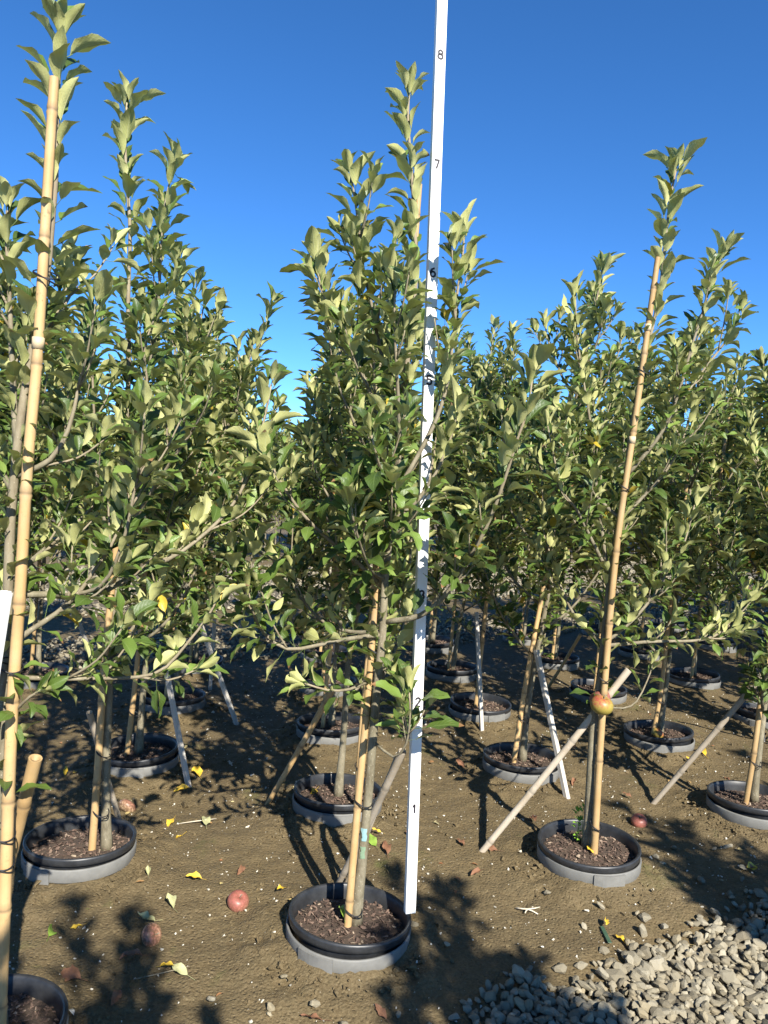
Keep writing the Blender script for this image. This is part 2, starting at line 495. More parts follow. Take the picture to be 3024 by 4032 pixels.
M_GUARD = simple("black_mesh", (0.01, 0.01, 0.011), (0.02, 0.02, 0.022), 30, 0.5)

# ------------------------------------------------------------------ ground
def axis(lo, hi, d0, d1, fine):
    """coordinates: step fine inside [d0,d1], growing outside"""
    c = list(np.arange(d0, d1, fine)) + [d1]
    s = fine; x = d1
    while x < hi:
        s = min(s * 1.18, 12); x += s; c.append(x)
    s = fine; x = d0; pre = []
    while x > lo:
        s = min(s * 1.18, 12); x -= s; pre.append(x)
    return np.array(pre[::-1] + c)
gx = axis(-220, 220, -1.5, 1.9, 0.0125)
gy = axis(-60, 420, 1.35, 4.6, 0.0125)
GX, GY = np.meshgrid(gx, gy)
fx, fy = GX.ravel(), GY.ravel()
near = (fx > -8) & (fx < 9) & (fy > -4) & (fy < 14)
gz = np.full(fx.shape, -0.008)
gz[near] = zg(fx[near], fy[near])
fine = (fx > -2.6) & (fx < 3.0) & (fy > 0.9) & (fy < 6.0)
clod = 0.006 * vnoise(fx * 16, fy * 16, 3) + 0.0045 * np.maximum(vnoise(fx * 38, fy * 38, 4), 0) + 0.0025 * vnoise(fx * 75, fy * 75, 5)
mnd = np.zeros(fx.shape)
for q in SP[:]:
    d = np.hypot(fx - q[0], fy - q[1])
    mnd = np.maximum(mnd, np.exp(-((d - 0.24) / 0.07) ** 2))
gz[fine] += (clod * (0.75 + 1.1 * mnd))[fine]
n1 = len(gx)
ii = np.arange(len(gy) - 1)[:, None] * n1; jj = np.arange(n1 - 1)[None, :]
gq = np.stack([ii + jj, ii + jj + 1, ii + jj + 1 + n1, ii + jj + n1], -1).reshape(-1, 4)
ground = obj("ground", mesh_np("ground", np.stack([fx, fy, gz], 1), [(gq, 0)], [M_MUD]))
tag(ground, kind="structure")

# ------------------------------------------------------------------ gravel
def hull_mesh_data(npts, seed, flat=0.7):
    r = random.Random(seed)
    bm = bmesh.new()
    for _ in range(npts):
        v = Vector((r.gauss(0, 1), r.gauss(0, 1), r.gauss(0, 1))).normalized()
        v *= r.uniform(0.82, 1.05)
        bm.verts.new((v.x * 1.18, v.y * 0.86, v.z * flat))
    res = bmesh.ops.convex_hull(bm, input=bm.verts)
    bmesh.ops.delete(bm, geom=[g for g in res["geom_interior"] if isinstance(g, bmesh.types.BMVert)], context='VERTS')
    bm.verts.ensure_lookup_table()
    bm.verts.index_update()
    V = np.array([v.co[:] for v in bm.verts]); F = np.array([[v.index for v in f.verts] for f in bm.faces])
    bm.free()
    return V, F
HULLS = [hull_mesh_data(27, 100 + i, random.uniform(0.5, 0.8)) for i in range(12)]
HULLS_LOW = [hull_mesh_data(9, 200 + i, 0.6) for i in range(8)]
def rots(n, rng, tilt=0.5):
    """n random rotation matrices, mostly about z"""
    a = rng.uniform(0, 2 * np.pi, n); b = rng.normal(0, tilt, n); c = rng.normal(0, tilt, n)
    ca, sa, cb, sb, cc, sc = np.cos(a), np.sin(a), np.cos(b), np.sin(b), np.cos(c), np.sin(c)
    R = np.zeros((n, 3, 3))
    R[:, 0, 0] = ca * cb; R[:, 0, 1] = ca * sb * sc - sa * cc; R[:, 0, 2] = ca * sb * cc + sa * sc
    R[:, 1, 0] = sa * cb; R[:, 1, 1] = sa * sb * sc + ca * cc; R[:, 1, 2] = sa * sb * cc - ca * sc
    R[:, 2, 0] = -sb; R[:, 2, 1] = cb * sc; R[:, 2, 2] = cb * cc
    return R
def scatter_mesh(name, hulls, pos, scale, rng, mat, tilt=0.5, smooth=False, aniso=None):
    n = len(pos)
    which = rng.integers(0, len(hulls), n)
    R = rots(n, rng, tilt)
    Vs, Fs, At = [], [], []
    off = 0
    tone = rng.random(n)
    for h, (V, F) in enumerate(hulls):
        idx = np.where(which == h)[0]
        if not len(idx): continue
        W = V[None] * (scale[idx][:, None, None] if aniso is None else scale[idx][:, None, None] * aniso[idx][:, None, :])
        W = np.einsum('nij,nkj->nki', R[idx], W) + pos[idx][:, None, :]
        Vs.append(W.reshape(-1, 3))
        Fs.append((F[None] + (np.arange(len(idx)) * len(V))[:, None, None] + off).reshape(-1, F.shape[1]))
        At.append(np.repeat(tone[idx], len(V)))
        off += len(idx) * len(V)
    return mesh_np(name, np.vstack(Vs), [(np.vstack(Fs), 0)], [mat], smooth, None, {"leaf_tone": np.concatenate(At)})
def sn(s, n):
    s = np.asarray(s, float); n = np.asarray(n, float)
    return s * RS[0] + n * RN[0], s * RS[1] + n * RN[1]
def lane_edge(s):
    return EDGE + 0.07 * vnoise(s * 2.3, s * 0 + 3.0, 8) + 0.05 * vnoise(s * 7, s * 0 + 1.0, 9)
def gravel_sheet(name, n0, n1, s0, s1, step):
    ss = np.arange(s0, s1 + step, step); nn = np.linspace(n0, n1, max(3, int((n1 - n0) / step)))
    S, N = np.meshgrid(ss, nn)
    e = lane_edge(S) - EDGE
    N2 = N + e * (N - n0) / (n1 - n0)
    x, y = sn(S.ravel(), N2.ravel())
    z = zg(x, y) + 0.008 + 0.006 * vnoise(x * 20, y * 20, 31)
    t = ((N - n0) / (n1 - n0)).ravel()
    z -= 0.022 * (np.clip((t - 0.93) / 0.07, 0, 1) + np.clip((0.05 - t) / 0.05, 0, 1))
    k = len(ss)
    i = np.arange(len(nn) - 1)[:, None] * k; j = np.arange(k - 1)[None, :]
    q = np.stack([i + j, i + j + 1, i + j + 1 + k, i + j + k], -1).reshape(-1, 4)
    o = obj(name, mesh_np(name, np.stack([x, y, z], 1), [(q, 0)], [M_GRIT]))
    return tag(o, kind="structure")
lane = gravel_sheet("gravel_path", -0.7, EDGE, -3.0, 8.0, 0.06)
rng = np.random.default_rng(5)
stones = []
for layer, (dz, sp_, lo, hi) in enumerate(((0.003, 0.023, 0.008, 0.017), (0.011, 0.027, 0.009, 0.023))):
    S, N = np.meshgrid(np.arange(0.3, 6.0, sp_), np.arange(0.35, EDGE + 0.30, sp_))
    s = S.ravel() + rng.uniform(-.5, .5, S.size) * sp_; n = N.ravel() + rng.uniform(-.5, .5, S.size) * sp_
    e = lane_edge(s)
    d = n - e
    p = np.where(d < -0.06, 1.0, np.clip(0.45 - d / 0.12, 0, 1) ** 2 * (0.9 if layer == 0 else 0.5))
    p = np.maximum(p, np.where(d > 0, 0.012, 0))
    keep = rng.random(s.size) < p
    s, n = s[keep], n[keep]
    x, y = sn(s, n)
    sz = (lo + (hi - lo) * rng.beta(1.3, 2.2, len(x))) * np.where(rng.random(len(x)) < 0.10, 1.4, 1.0)
    z = zg(x, y) + 0.006 + dz * np.clip((e[keep] - n) / 0.05, 0.2, 1) + sz * 0.18
    stones.append(np.stack([x, y, z, sz], 1))
stones = np.vstack(stones)
pr = np.array([proj(q[:3]) for q in stones])
vis = (pr[:, 0] > -20) & (pr[:, 0] < IW + 20) & (pr[:, 1] < IH + 30)
score = np.where(vis, stones[:, 3] / pr[:, 2] * (1 + 8 * (stones[:, 2] > np.median(stones[:, 2]))), 0)
order = np.argsort(-score)
top_idx, rest_idx = order[:300], order[300:]
hull_meshes = []
for i, (V, F) in enumerate(HULLS):
    hull_meshes.append(mesh_np("stone", V, [(F, 0)], [M_STONE], False))
for i in top_idx:
    o = bpy.data.objects.new("stone", hull_meshes[random.randrange(len(hull_meshes))])
    link(o, lane)
    o.location = stones[i, :3]
    o.rotation_euler = (random.gauss(0, .5), random.gauss(0, .5), random.uniform(0, 6.28))
    s = stones[i, 3]
    o.scale = (s * random.uniform(.9, 1.25), s, s * random.uniform(.85, 1.15))
rest = obj("loose_stones", scatter_mesh("loose_stones", HULLS, stones[rest_idx, :3], stones[rest_idx, 3], rng, M_STONE), lane)
tag(rest, kind="stuff")
# the two far gravel strips between blocks
def far_gravel(name, n0, n1, s0, s1, sp_, lo, hi):
    sh = gravel_sheet(name, n0, n1, s0, s1, 0.25)
    S, N = np.meshgrid(np.arange(s0, s1, sp_), np.arange(n0, n1, sp_))
    s = S.ravel() + rng.uniform(-.5, .5, S.size) * sp_; n = N.ravel() + rng.uniform(-.5, .5, S.size) * sp_
    x, y = sn(s, n)
    k = (x > -6) & (x < 6.5)
    x, y = x[k], y[k]
    sz = rng.uniform(lo, hi, len(x))
    o = obj("loose_stones", scatter_mesh("loose_stones", HULLS_LOW, np.stack([x, y, zg(x, y) + 0.012 + sz * .2], 1), sz, rng, M_STONE), sh)
    tag(o, kind="stuff")
far_gravel("gravel_path", 5.15, 6.25, 0.0, 11.0, 0.05, 0.014, 0.026)
far_gravel("gravel_path", 7.15, 10.7, 1.0, 15.0, 0.075, 0.018, 0.034)
# small pale pebbles trodden into the mud
px_ = rng.uniform(-1.7, 2.4, 4600); py_ = rng.uniform(1.4, 5.5, 4600)
k = (px_ * RN[0] + py_ * RN[1]) > EDGE - 0.05
for q in SP:
    k &= np.hypot(px_ - q[0], py_ - q[1]) > 0.2
px_, py_ = px_[k], py_[k]
sz = rng.gamma(2.2, 0.0011, len(px_)) + 0.0008
peb = obj("pebbles", scatter_mesh("pebbles", HULLS_LOW, np.stack([px_, py_, zg(px_, py_) + 0.003], 1), sz,
          rng, simple("pale_pebble", (0.42, 0.39, 0.31), (0.62, 0.59, 0.5), 30, 0.8)))
tag(peb, "tiny pale pebbles and perlite specks scattered over the brown mud", "pebbles", kind="stuff")
# clods and crumbs of earth, thick round the pots
cx, cy = [], []
for q in SP:
    if q[1] > 5: continue
    a = rng.uniform(0, 6.283, 260); rr = 0.19 + np.abs(rng.normal(0, 0.06, 260))
    cx.append(q[0] + rr * np.cos(a)); cy.append(q[1] + rr * np.sin(a))
cx.append(rng.uniform(-1.6, 2.4, 3200)); cy.append(rng.uniform(1.5, 5.0, 3200))
cx, cy = np.concatenate(cx), np.concatenate(cy)
k = (cx * RN[0] + cy * RN[1] > EDGE - 0.02)
for q in SP:
    k &= np.hypot(cx - q[0], cy - q[1]) > 0.185
cx, cy = cx[k], cy[k]
sz = rng.gamma(2.0, 0.0022, len(cx)) + 0.002
cl = obj("earth_crumbs", scatter_mesh("earth_crumbs", HULLS_LOW, np.stack([cx, cy, zg(cx, cy) + sz * 0.25], 1), sz, rng, M_MUD))
tag(cl, "crumbs and clods of brown earth lying round the pots", "earth crumbs", kind="stuff")

# ------------------------------------------------------------------ leaves
def leaf_mesh(name, W, fold, curl, wave, nv, nu, seed, pet=0.28, twist=0.0, cup=0.0, jag=0.03):
    """unit leaf: petiole base at origin, blade along +Y, upper side +Z"""
    r = random.Random(seed)
    ts = np.linspace(0, 1, nv + 1)
    wid = (np.sin(np.pi * np.clip(ts, 0, 1) ** 0.86) ** 0.92) * (1 - 0.12 * ts) * W / 2
    wid *= np.array([1 + jag * r.uniform(-1, 1) for _ in ts])
    wid[0] = W * 0.03; wid[-1] = 0.004
    # centre line bends backwards (towards -Z)
    ang = 0.15 - curl * ts ** 1.25
    ds = 1.0 / nv
    cy = pet + np.concatenate([[0], np.cumsum(np.cos(ang[:-1]) * ds)])
    cz = np.concatenate([[0], np.cumsum(np.sin(ang[:-1]) * ds)])
    us = np.linspace(-1, 1, nu + 1)
    V = []; UV = []
    ph = r.uniform(0, 6.28); ph2 = r.uniform(0, 6.28)
    for i, t in enumerate(ts):
        nrm = np.array([0, -math.sin(ang[i]), math.cos(ang[i])])
        tw = twist * t
        f = fold * (1 - 0.45 * t)
        for u in us:
            au = abs(u)
            side = u * wid[i] * math.cos(f * au ** 0.35)
            up = au * wid[i] * math.sin(f) + cup * au * au * wid[i]
            up += wave * au * au * math.sin(t * 11 + ph + (0 if u > 0 else ph2)) * math.sin(math.pi * t)
            p = np.array([side * math.cos(tw) - up * math.sin(tw) * 0.6, cy[i], cz[i]]) + nrm * (up + side * math.sin(tw))
            V.append(p); UV.append((0.5 + u * 0.5, t))
    k = nu + 1
    F = []
    for i in range(nv):
        for j in range(nu):
            F.append((i * k + j, i * k + j + 1, (i + 1) * k + j + 1, (i + 1) * k + j))
    # petiole: slim three sided stalk
    b = len(V); pr = 0.011
    for y, z in ((0.0, -0.012), (pet + 0.06, 0.004)):
        for a in (0.5, 2.6, 4.7):
            V.append(np.array([pr * math.cos(a), y, z + pr * math.sin(a)])); UV.append((0.5, 0.0))
    for j in range(3):
        F.append((b + j, b + 3 + j, b + 3 + (j + 1) % 3, b + (j + 1) % 3))
    return np.array(V), np.array(F), np.array(UV)
LEAF_UP = []; LEAF_FLAT = []
for i in range(7):
    r = random.Random(40 + i)
    LEAF_UP.append(leaf_mesh("l", r.uniform(.46, .58), r.uniform(.55, 1.15), r.uniform(.45, 1.3), .05, 8, 4, 60 + i, r.uniform(.24, .36), r.uniform(-.35, .35)))
for i in range(7):
    r = random.Random(80 + i)
    LEAF_FLAT.append(leaf_mesh("l", r.uniform(.48, .62), r.uniform(.10, .7), r.uniform(.3, 1.1), .055, 8, 4, 90 + i, r.uniform(.30, .45), r.uniform(-.3, .3)))
LOW_UP = [leaf_mesh("l", random.uniform(.46, .58), random.uniform(.45, .9), random.uniform(.6, 1.3), .02, 4, 2, 160 + i, .3, random.uniform(-.3, .3)) for i in range(5)]
LOW_FLAT = [leaf_mesh("l", random.uniform(.50, .64), random.uniform(.1, .5), random.uniform(.4, 1.0), .02, 4, 2, 190 + i, .35, random.uniform(-.3, .3)) for i in range(5)]
def leaf_data(t, mat):
    V, F, UV = t
    return mesh_np("leaf", V, [(F, 0)], [mat], True, UV)
LEAF_UP_ME = [leaf_data(t, M_LEAFY) for t in LEAF_UP]
LEAF_FLAT_ME = [leaf_data(t, M_LEAF) for t in LEAF_FLAT]

def leaf_frame(p, d, n, size):
    d = d / (np.linalg.norm(d) + 1e-9)
    n = n - d * (n @ d); n /= np.linalg.norm(n) + 1e-9
    x = np.cross(d, n)
    M = np.eye(4)
    M[:3, 0] = x * size; M[:3, 1] = d * size; M[:3, 2] = n * size; M[:3, 3] = p
    return M
def shoot_leaves(path, rng, start=0.15, gap=0.026, size=0.085, tiptuft=5, droop=0.0, upfrac=None, rad=None):
    """leaf frames along one shoot: list of (matrix, up_kind)"""
    T, N, B = frames(path)
    seg = np.linalg.norm(np.diff(path, axis=0), axis=1)
    L = np.concatenate([[0], np.cumsum(seg)])
    tot = L[-1]
    out = []
    s = start * tot + rng.uniform(0, gap)
    phi = rng.uniform(0, 6.28)
    def at(s):
        i = min(max(np.searchsorted(L, s) - 1, 0), len(path) - 2)
        f = (s - L[i]) / max(seg[i], 1e-6)
        return path[i] + (path[i + 1] - path[i]) * f, T[i], N[i], B[i]
    while s < tot:
        p, t, n, b = at(s)
        fr = s / tot
        phi += 2.4 + rng.normal(0, 0.25)
        R = n * math.cos(phi) + b * math.sin(phi)
        young = np.clip((fr - 0.45) / 0.4, 0, 1)
        a = rng.normal(1.05, 0.20) - 0.30 * young
        d = t * math.cos(a) + R * math.sin(a)
        d = d + np.array([0, 0, 1]) * (0.12 + rng.normal(0, 0.18)) - np.array([0, 0, 1]) * droop * (1 - young)
        nn = t * 0.9 + np.array([0, 0, 1]) * (0.9 - 0.5 * young) + rng.normal(0, 0.22, 3)
        sz = size * rng.uniform(0.62, 1.18) * (0.90 + 0.20 * young)
        out.append((leaf_frame(p, d, nn, sz), rng.random() < 0.15 + 0.75 * young))
        if fr < 0.75 and rng.random() < 0.6:      # spur: a second smaller leaf at the same node
            phi2 = phi + rng.normal(0, 0.9)
            R2 = n * math.cos(phi2) + b * math.sin(phi2)
            d2 = t * 0.25 + R2 + np.array([0, 0, 0.15 - droop + rng.normal(0, .25)])
            out.append((leaf_frame(p, d2, np.array([0, 0, 1.0]) + rng.normal(0, .3, 3), size * rng.uniform(.6, .9)), False))
        s += gap * rng.uniform(0.75, 1.3) * (1.0 - 0.30 * young)
    p, t, n, b = path[-1], T[-1], N[-1], B[-1]
    for k in range(tiptuft):
        phi += 2.4
        R = n * math.cos(phi) + b * math.sin(phi)
        a = 0.22 + 0.09 * (tiptuft - k) + rng.normal(0, .08)
        out.append((leaf_frame(p - t * 0.008 * (tiptuft - k) * 0.5, t * math.cos(a) + R * math.sin(a), t * 0.25 - R * math.cos(a) + rng.normal(0, .08, 3), size * rng.uniform(.7, 1.0)), True))
    return out

# ------------------------------------------------------------------ tree building
def grow_branch(start, az, rng, length, tilt0=0.95, tilt1=0.22):
    """procedural branch that leaves the trunk and curves upward"""
    n = 7
    pts = [np.array(start)]
    for i in range(n):
        f = (i + 0.5) / n
        tl = tilt0 + (tilt1 - tilt0) * f ** 0.8 + rng.normal(0, 0.06)
        az += rng.normal(0, 0.10)
        st = length / n
        pts.append(pts[-1] + st * np.array([math.sin(tl) * math.cos(az), math.sin(tl) * math.sin(az), math.cos(tl)]))
    return np.array(pts)
def side_shoots(bp, rng, n, lo=.22, hi=.75, l0=.07, l1=.20):
    T, N, B = frames(bp)
    out = []
    for k in range(n):
        i = int(np.clip(rng.uniform(lo, hi) * len(bp), 1, len(bp) - 2))
        a = rng.uniform(0, 6.283)
        R = N[i] * math.cos(a) + B[i] * math.sin(a)
        d = T[i] * .8 + R * .7 + np.array([0, 0, .5])
        d /= np.linalg.norm(d)
        L = rng.uniform(l0, l1)
        p0 = bp[i]
        p1 = p0 + d * L * .5
        d2 = d + np.array([0, 0, .5]); d2 /= np.linalg.norm(d2)
        out.append(np.array([p0, p1, p1 + d2 * L * .5]))
    return out
def auto_branches(leader, rng, n, zlo, zhi, lmul=1.0, taken=()):
    out = []
    az = rng.uniform(0, 6.28)
    zs = np.linspace(zlo, zhi, n) + rng.normal(0, 0.03, n)
    L = leader
    for z in zs:
        i = int(np.argmin(np.abs(L[:, 2] - z)))
        az += 2.4 + rng.normal(0, .35)
        f = (z - zlo) / max(zhi - zlo, .01)
        ln = (0.80 - 0.42 * f) * rng.uniform(.75, 1.15) * lmul
        out.append(grow_branch(L[i], az, rng, ln, 1.08 - .25 * f, 0.22))
    return out
def seg_radius(n, r0, r1):
    return r0 + (r1 - r0) * np.linspace(0, 1, n) ** 0.8

def build_tree(base, leader_pts, branches, seed, label, group=None, size=0.086, limit=300, r0=0.0155, gap=0.027,
               cat="apple tree", extra=(), leafy_from=0.52, clear=None):
    """tree with every branch and every leaf an object of its own"""
    rng = np.random.default_rng(seed)
    base = np.asarray(base, float)
    root = empty("apple_tree", base)
    tag(root, label, cat, group)
    lp, lr = smooth_path(np.asarray(leader_pts) - base, seg_radius(len(leader_pts), r0, 0.0032), 0.05)
    flare = np.exp(-np.arange(len(lp)) / 1.2) * 0.008
    g = Geo(); V, q, t, a = tube(lp, lr + flare, 10); g.add(V, q, t, a)
    trunk = obj("trunk", g.mesh("trunk", M_BARK), root)
    allv = []
    z0 = np.interp(leafy_from, [0, 1], [0, lp[-1, 2]])
    i0 = int(np.argmin(np.abs(lp[:, 2] - leafy_from)))
    for mm in shoot_leaves(lp[i0:], rng, 0.0, gap * .95, size * 1.06, 7): allv.append((mm, trunk))
    for bi, (pts, opts) in enumerate(branches):
        bp, br = smooth_path(np.asarray(pts) - base, seg_radius(len(pts), opts.get('r', 0.0075), 0.0024), 0.045)
        g = Geo(); V, q, t, a = tube(bp, br, 7); g.add(V, q, t, a)
        bo = obj("branch", g.mesh("branch", M_BARK), root)
        for mm in shoot_leaves(bp, rng, opts.get('start', .09), gap * opts.get('gap', 1.0), size * opts.get('size', 1.0), opts.get('tuft', 5), opts.get('droop', 0.05)):
            allv.append((mm, bo))
        tot = np.linalg.norm(np.diff(bp, axis=0), axis=1).sum()
        if tot > .3 and opts.get('side', 1):
            tg_ = Geo()
            for sp_ in side_shoots(bp, rng, int(round(tot / .12))):
                pp, rr_ = smooth_path(sp_, seg_radius(3, .0032, .0018), .03)
                V, q, t, a = tube(pp, rr_, 5); tg_.add(V, q, t, np.full(len(V), .7))
                for mm in shoot_leaves(pp, rng, .1, gap * .85, size * .86, 4, .08): allv.append((mm, bo))
            tag(obj("twigs", tg_.mesh("twigs", M_BARK), root), kind="stuff")
    for mm in extra: allv.append(((mm[0], mm[1]), trunk))
    if clear is not None:
        kept = []
        for it in allv:
            M = it[0][0]
            c = M[:3, 3] + M[:3, 1] * 0.75 + base
            w = proj(c); a0, a1 = proj(clear[0]), proj(clear[1])
            f = (w[1] - a0[1]) / (a1[1] - a0[1])
            lx = a0[0] + (a1[0] - a0[0]) * f
            if abs(w[0] - lx) < 46 and w[2] < a0[2] + .05 and rng.random() < (.88 if w[1] < 1900 else .6): continue
            kept.append(it)
        allv = kept
    # leaves that show largest become objects; what is left (never seen singly) one crown part
    sc = []
    for (M, up), par in allv:
        w = proj(M[:3, 3] + base)
        s = np.linalg.norm(M[:3, 0])
        inside = -60 < w[0] < IW + 60 and -60 < w[1] < IH + 60
        sc.append((s / max(w[2], .2)) * (1 if inside else 0.01) * (1.0 - 0.35 * (M[1, 3] > 0.12)))
    idx = np.argsort(-np.array(sc))
    for i in idx[:limit]:
        (M, up), par = allv[i]
        me = (LEAF_UP_ME if up else LEAF_FLAT_ME)[rng.integers(0, 7)]
        o = bpy.data.objects.new("leaf", me)
        COL.objects.link(o); o.parent = par
        o.matrix_basis = Matrix(M.tolist())
    rest = [allv[i][0] for i in idx[limit:]]
    if rest:
        o = obj("crown", crown_mesh(rest, rng, LEAF_UP, LEAF_FLAT, M_LEAF), root)
        tag(o, kind="stuff")
    return root
def crown_mesh(items, rng, ups, flats, mat):
    Vs, Fs, UVs, At = [], [], [], []
    off = 0
    for M, up in items:
        T = (ups if up else flats)
        V, F, UV = T[rng.integers(0, len(T))]
        Vs.append(V @ M[:3, :3].T + M[:3, 3]); Fs.append(F + off); UVs.append(UV)
        At.append(np.full(len(V), rng.random())); off += len(V)
    return mesh_np("crown", np.vstack(Vs), [(np.vstack(Fs), 0)], [mat], True, np.vstack(UVs), {"leaf_tone": np.concatenate(At)})

def auto_tree_parts(seed, height=2.3, nb=13, gap=0.027, size=0.084, low=True, zlo=0.55):
    """variant at the origin: trunk mesh + crown mesh"""
    rng = np.random.default_rng(seed)
    n = 9
    zs = np.linspace(0, height, n)
    wob = np.cumsum(rng.normal(0, 0.012, (n, 2)), axis=0); wob[0] = 0
    leader = np.stack([wob[:, 0], wob[:, 1], zs], 1)
    lp, lr = smooth_path(leader, seg_radius(n, 0.0155, 0.003), 0.07)
    g = Geo(); V, q, t, a = tube(lp, lr + np.exp(-np.arange(len(lp)) / 1.2) * 0.007, 7); g.add(V, q, t, a)
    items = []
    i0 = int(np.argmin(np.abs(lp[:, 2] - 0.75)))
    items += shoot_leaves(lp[i0:], rng, 0, gap, size * 1.05, 6)
    for br in auto_branches(lp, rng, nb, zlo, height * 0.78):
        bp, brd = smooth_path(br, seg_radius(len(br), 0.0068, 0.0022), 0.07)
        V, q, t, a = tube(bp, brd, 5); g.add(V, q, t, a)
        items += shoot_leaves(bp, rng, .12, gap, size, 5, 0.08)
        for sp_ in side_shoots(bp, rng, 4):
            pp, rr_ = smooth_path(sp_, seg_radius(3, .0032, .0018), .06)
            V, q, t, a = tube(pp, rr_, 4); g.add(V, q, t, np.full(len(V), .7))
            items += shoot_leaves(pp, rng, .1, gap * .85, size * .9, 4, .08)
    ups, flats = (LOW_UP, LOW_FLAT) if low else (LEAF_UP, LEAF_FLAT)
    return g.mesh("trunk", M_BARK), crown_mesh(items, rng, ups, flats, M_LEAF2)

# ------------------------------------------------------------------ bamboo
def bamboo_mesh(pts, r0, r1, mat, seed=0, internode=0.24, hollow=True, sides=10):
    """cane with raised node rings and a hollow cut top; returns mesh in world-like coords"""
    rnd = random.Random(seed)
    pts = np.asarray(pts, float)
    path, rad = smooth_path(pts, np.linspace(r0, r1, len(pts)), 0.05)
    seg = np.linalg.norm(np.diff(path, axis=0), axis=1); L = np.concatenate([[0], np.cumsum(seg)])
    ss = list(np.arange(0, L[-1], 0.08)) + [L[-1]]
    nodes = []
    s = rnd.uniform(.05, internode)
    while s < L[-1] - 0.02:
        nodes.append(s); s += internode * rnd.uniform(.85, 1.15)
    rows = [(s, 1.0, 0.0) for s in ss if all(abs(s - k) > .02 for k in nodes)]
    for k in nodes:
        rows += [(k - .016, 1.0, 0.0), (k - .006, 1.15, .25), (k - .001, 1.03, 1.0), (k + .004, 1.13, .5), (k + .016, .98, 0.1)]
    rows.sort()
    S = np.array([r[0] for r in rows]); K = np.array([r[1] for r in rows]); Nd = np.array([r[2] for r in rows])
    P = np.stack([np.interp(S, L, path[:, i]) for i in range(3)], 1)
    Rr = np.interp(S, L, rad) * K
    V, q, t, a = tube(P, Rr, sides, cap=False)
    at = np.repeat(Nd, sides)
    g = Geo(); g.add(V, q, None, at)
    # hollow cut end: wall ring and dark inside
    Tn, Nn, Bn = frames(P)
    ang = np.linspace(0, 2 * np.pi, sides, endpoint=False)
    ring = lambda rr, dz: P[-1] + Tn[-1] * dz + rr * (np.cos(ang)[:, None] * Nn[-1] + np.sin(ang)[:, None] * Bn[-1])
    W = np.vstack([ring(Rr[-1], 0), ring(Rr[-1] * .62, 0.0), ring(Rr[-1] * .6, -.03), P[-1:] - Tn[-1:] * .03])
    j = np.arange(sides)
    q2 = np.vstack([np.stack([k * sides + j, k * sides + (j + 1) % sides, (k + 1) * sides + (j + 1) % sides, (k + 1) * sides + j], 1) for k in (0, 1)])
    t2 = np.stack([2 * sides + j, 2 * sides + (j + 1) % sides, np.full(sides, 3 * sides)], 1)
    at2 = np.concatenate([np.full(sides, .2), np.full(sides, .3), np.full(sides, 1.0), [1.0]])
    g.add(W, q2, t2, at2)
    return g.mesh("cane", mat)
def tie_mesh(c, axis_dir, w, d, r=0.0016, turns=2):
    """loop of black tie round stake and trunk"""
    ax = np.asarray(axis_dir, float); ax /= np.linalg.norm(ax)
    e1 = np.cross(ax, [0, 1, 0]); e1 /= np.linalg.norm(e1); e2 = np.cross(ax, e1)
    g = Geo()
    for k in range(turns):
        a = np.linspace(0, 2 * np.pi, 22)
        p = np.asarray(c) + ax * (k * 0.009) + w * np.cos(a)[:, None] * e1 + d * np.sin(a)[:, None] * e2 + ax * (0.012 * np.cos(a + k))[:, None]
        g.tube(p, np.full(22, r), 5, smooth=False)
    return g.mesh("tie", M_TIE)

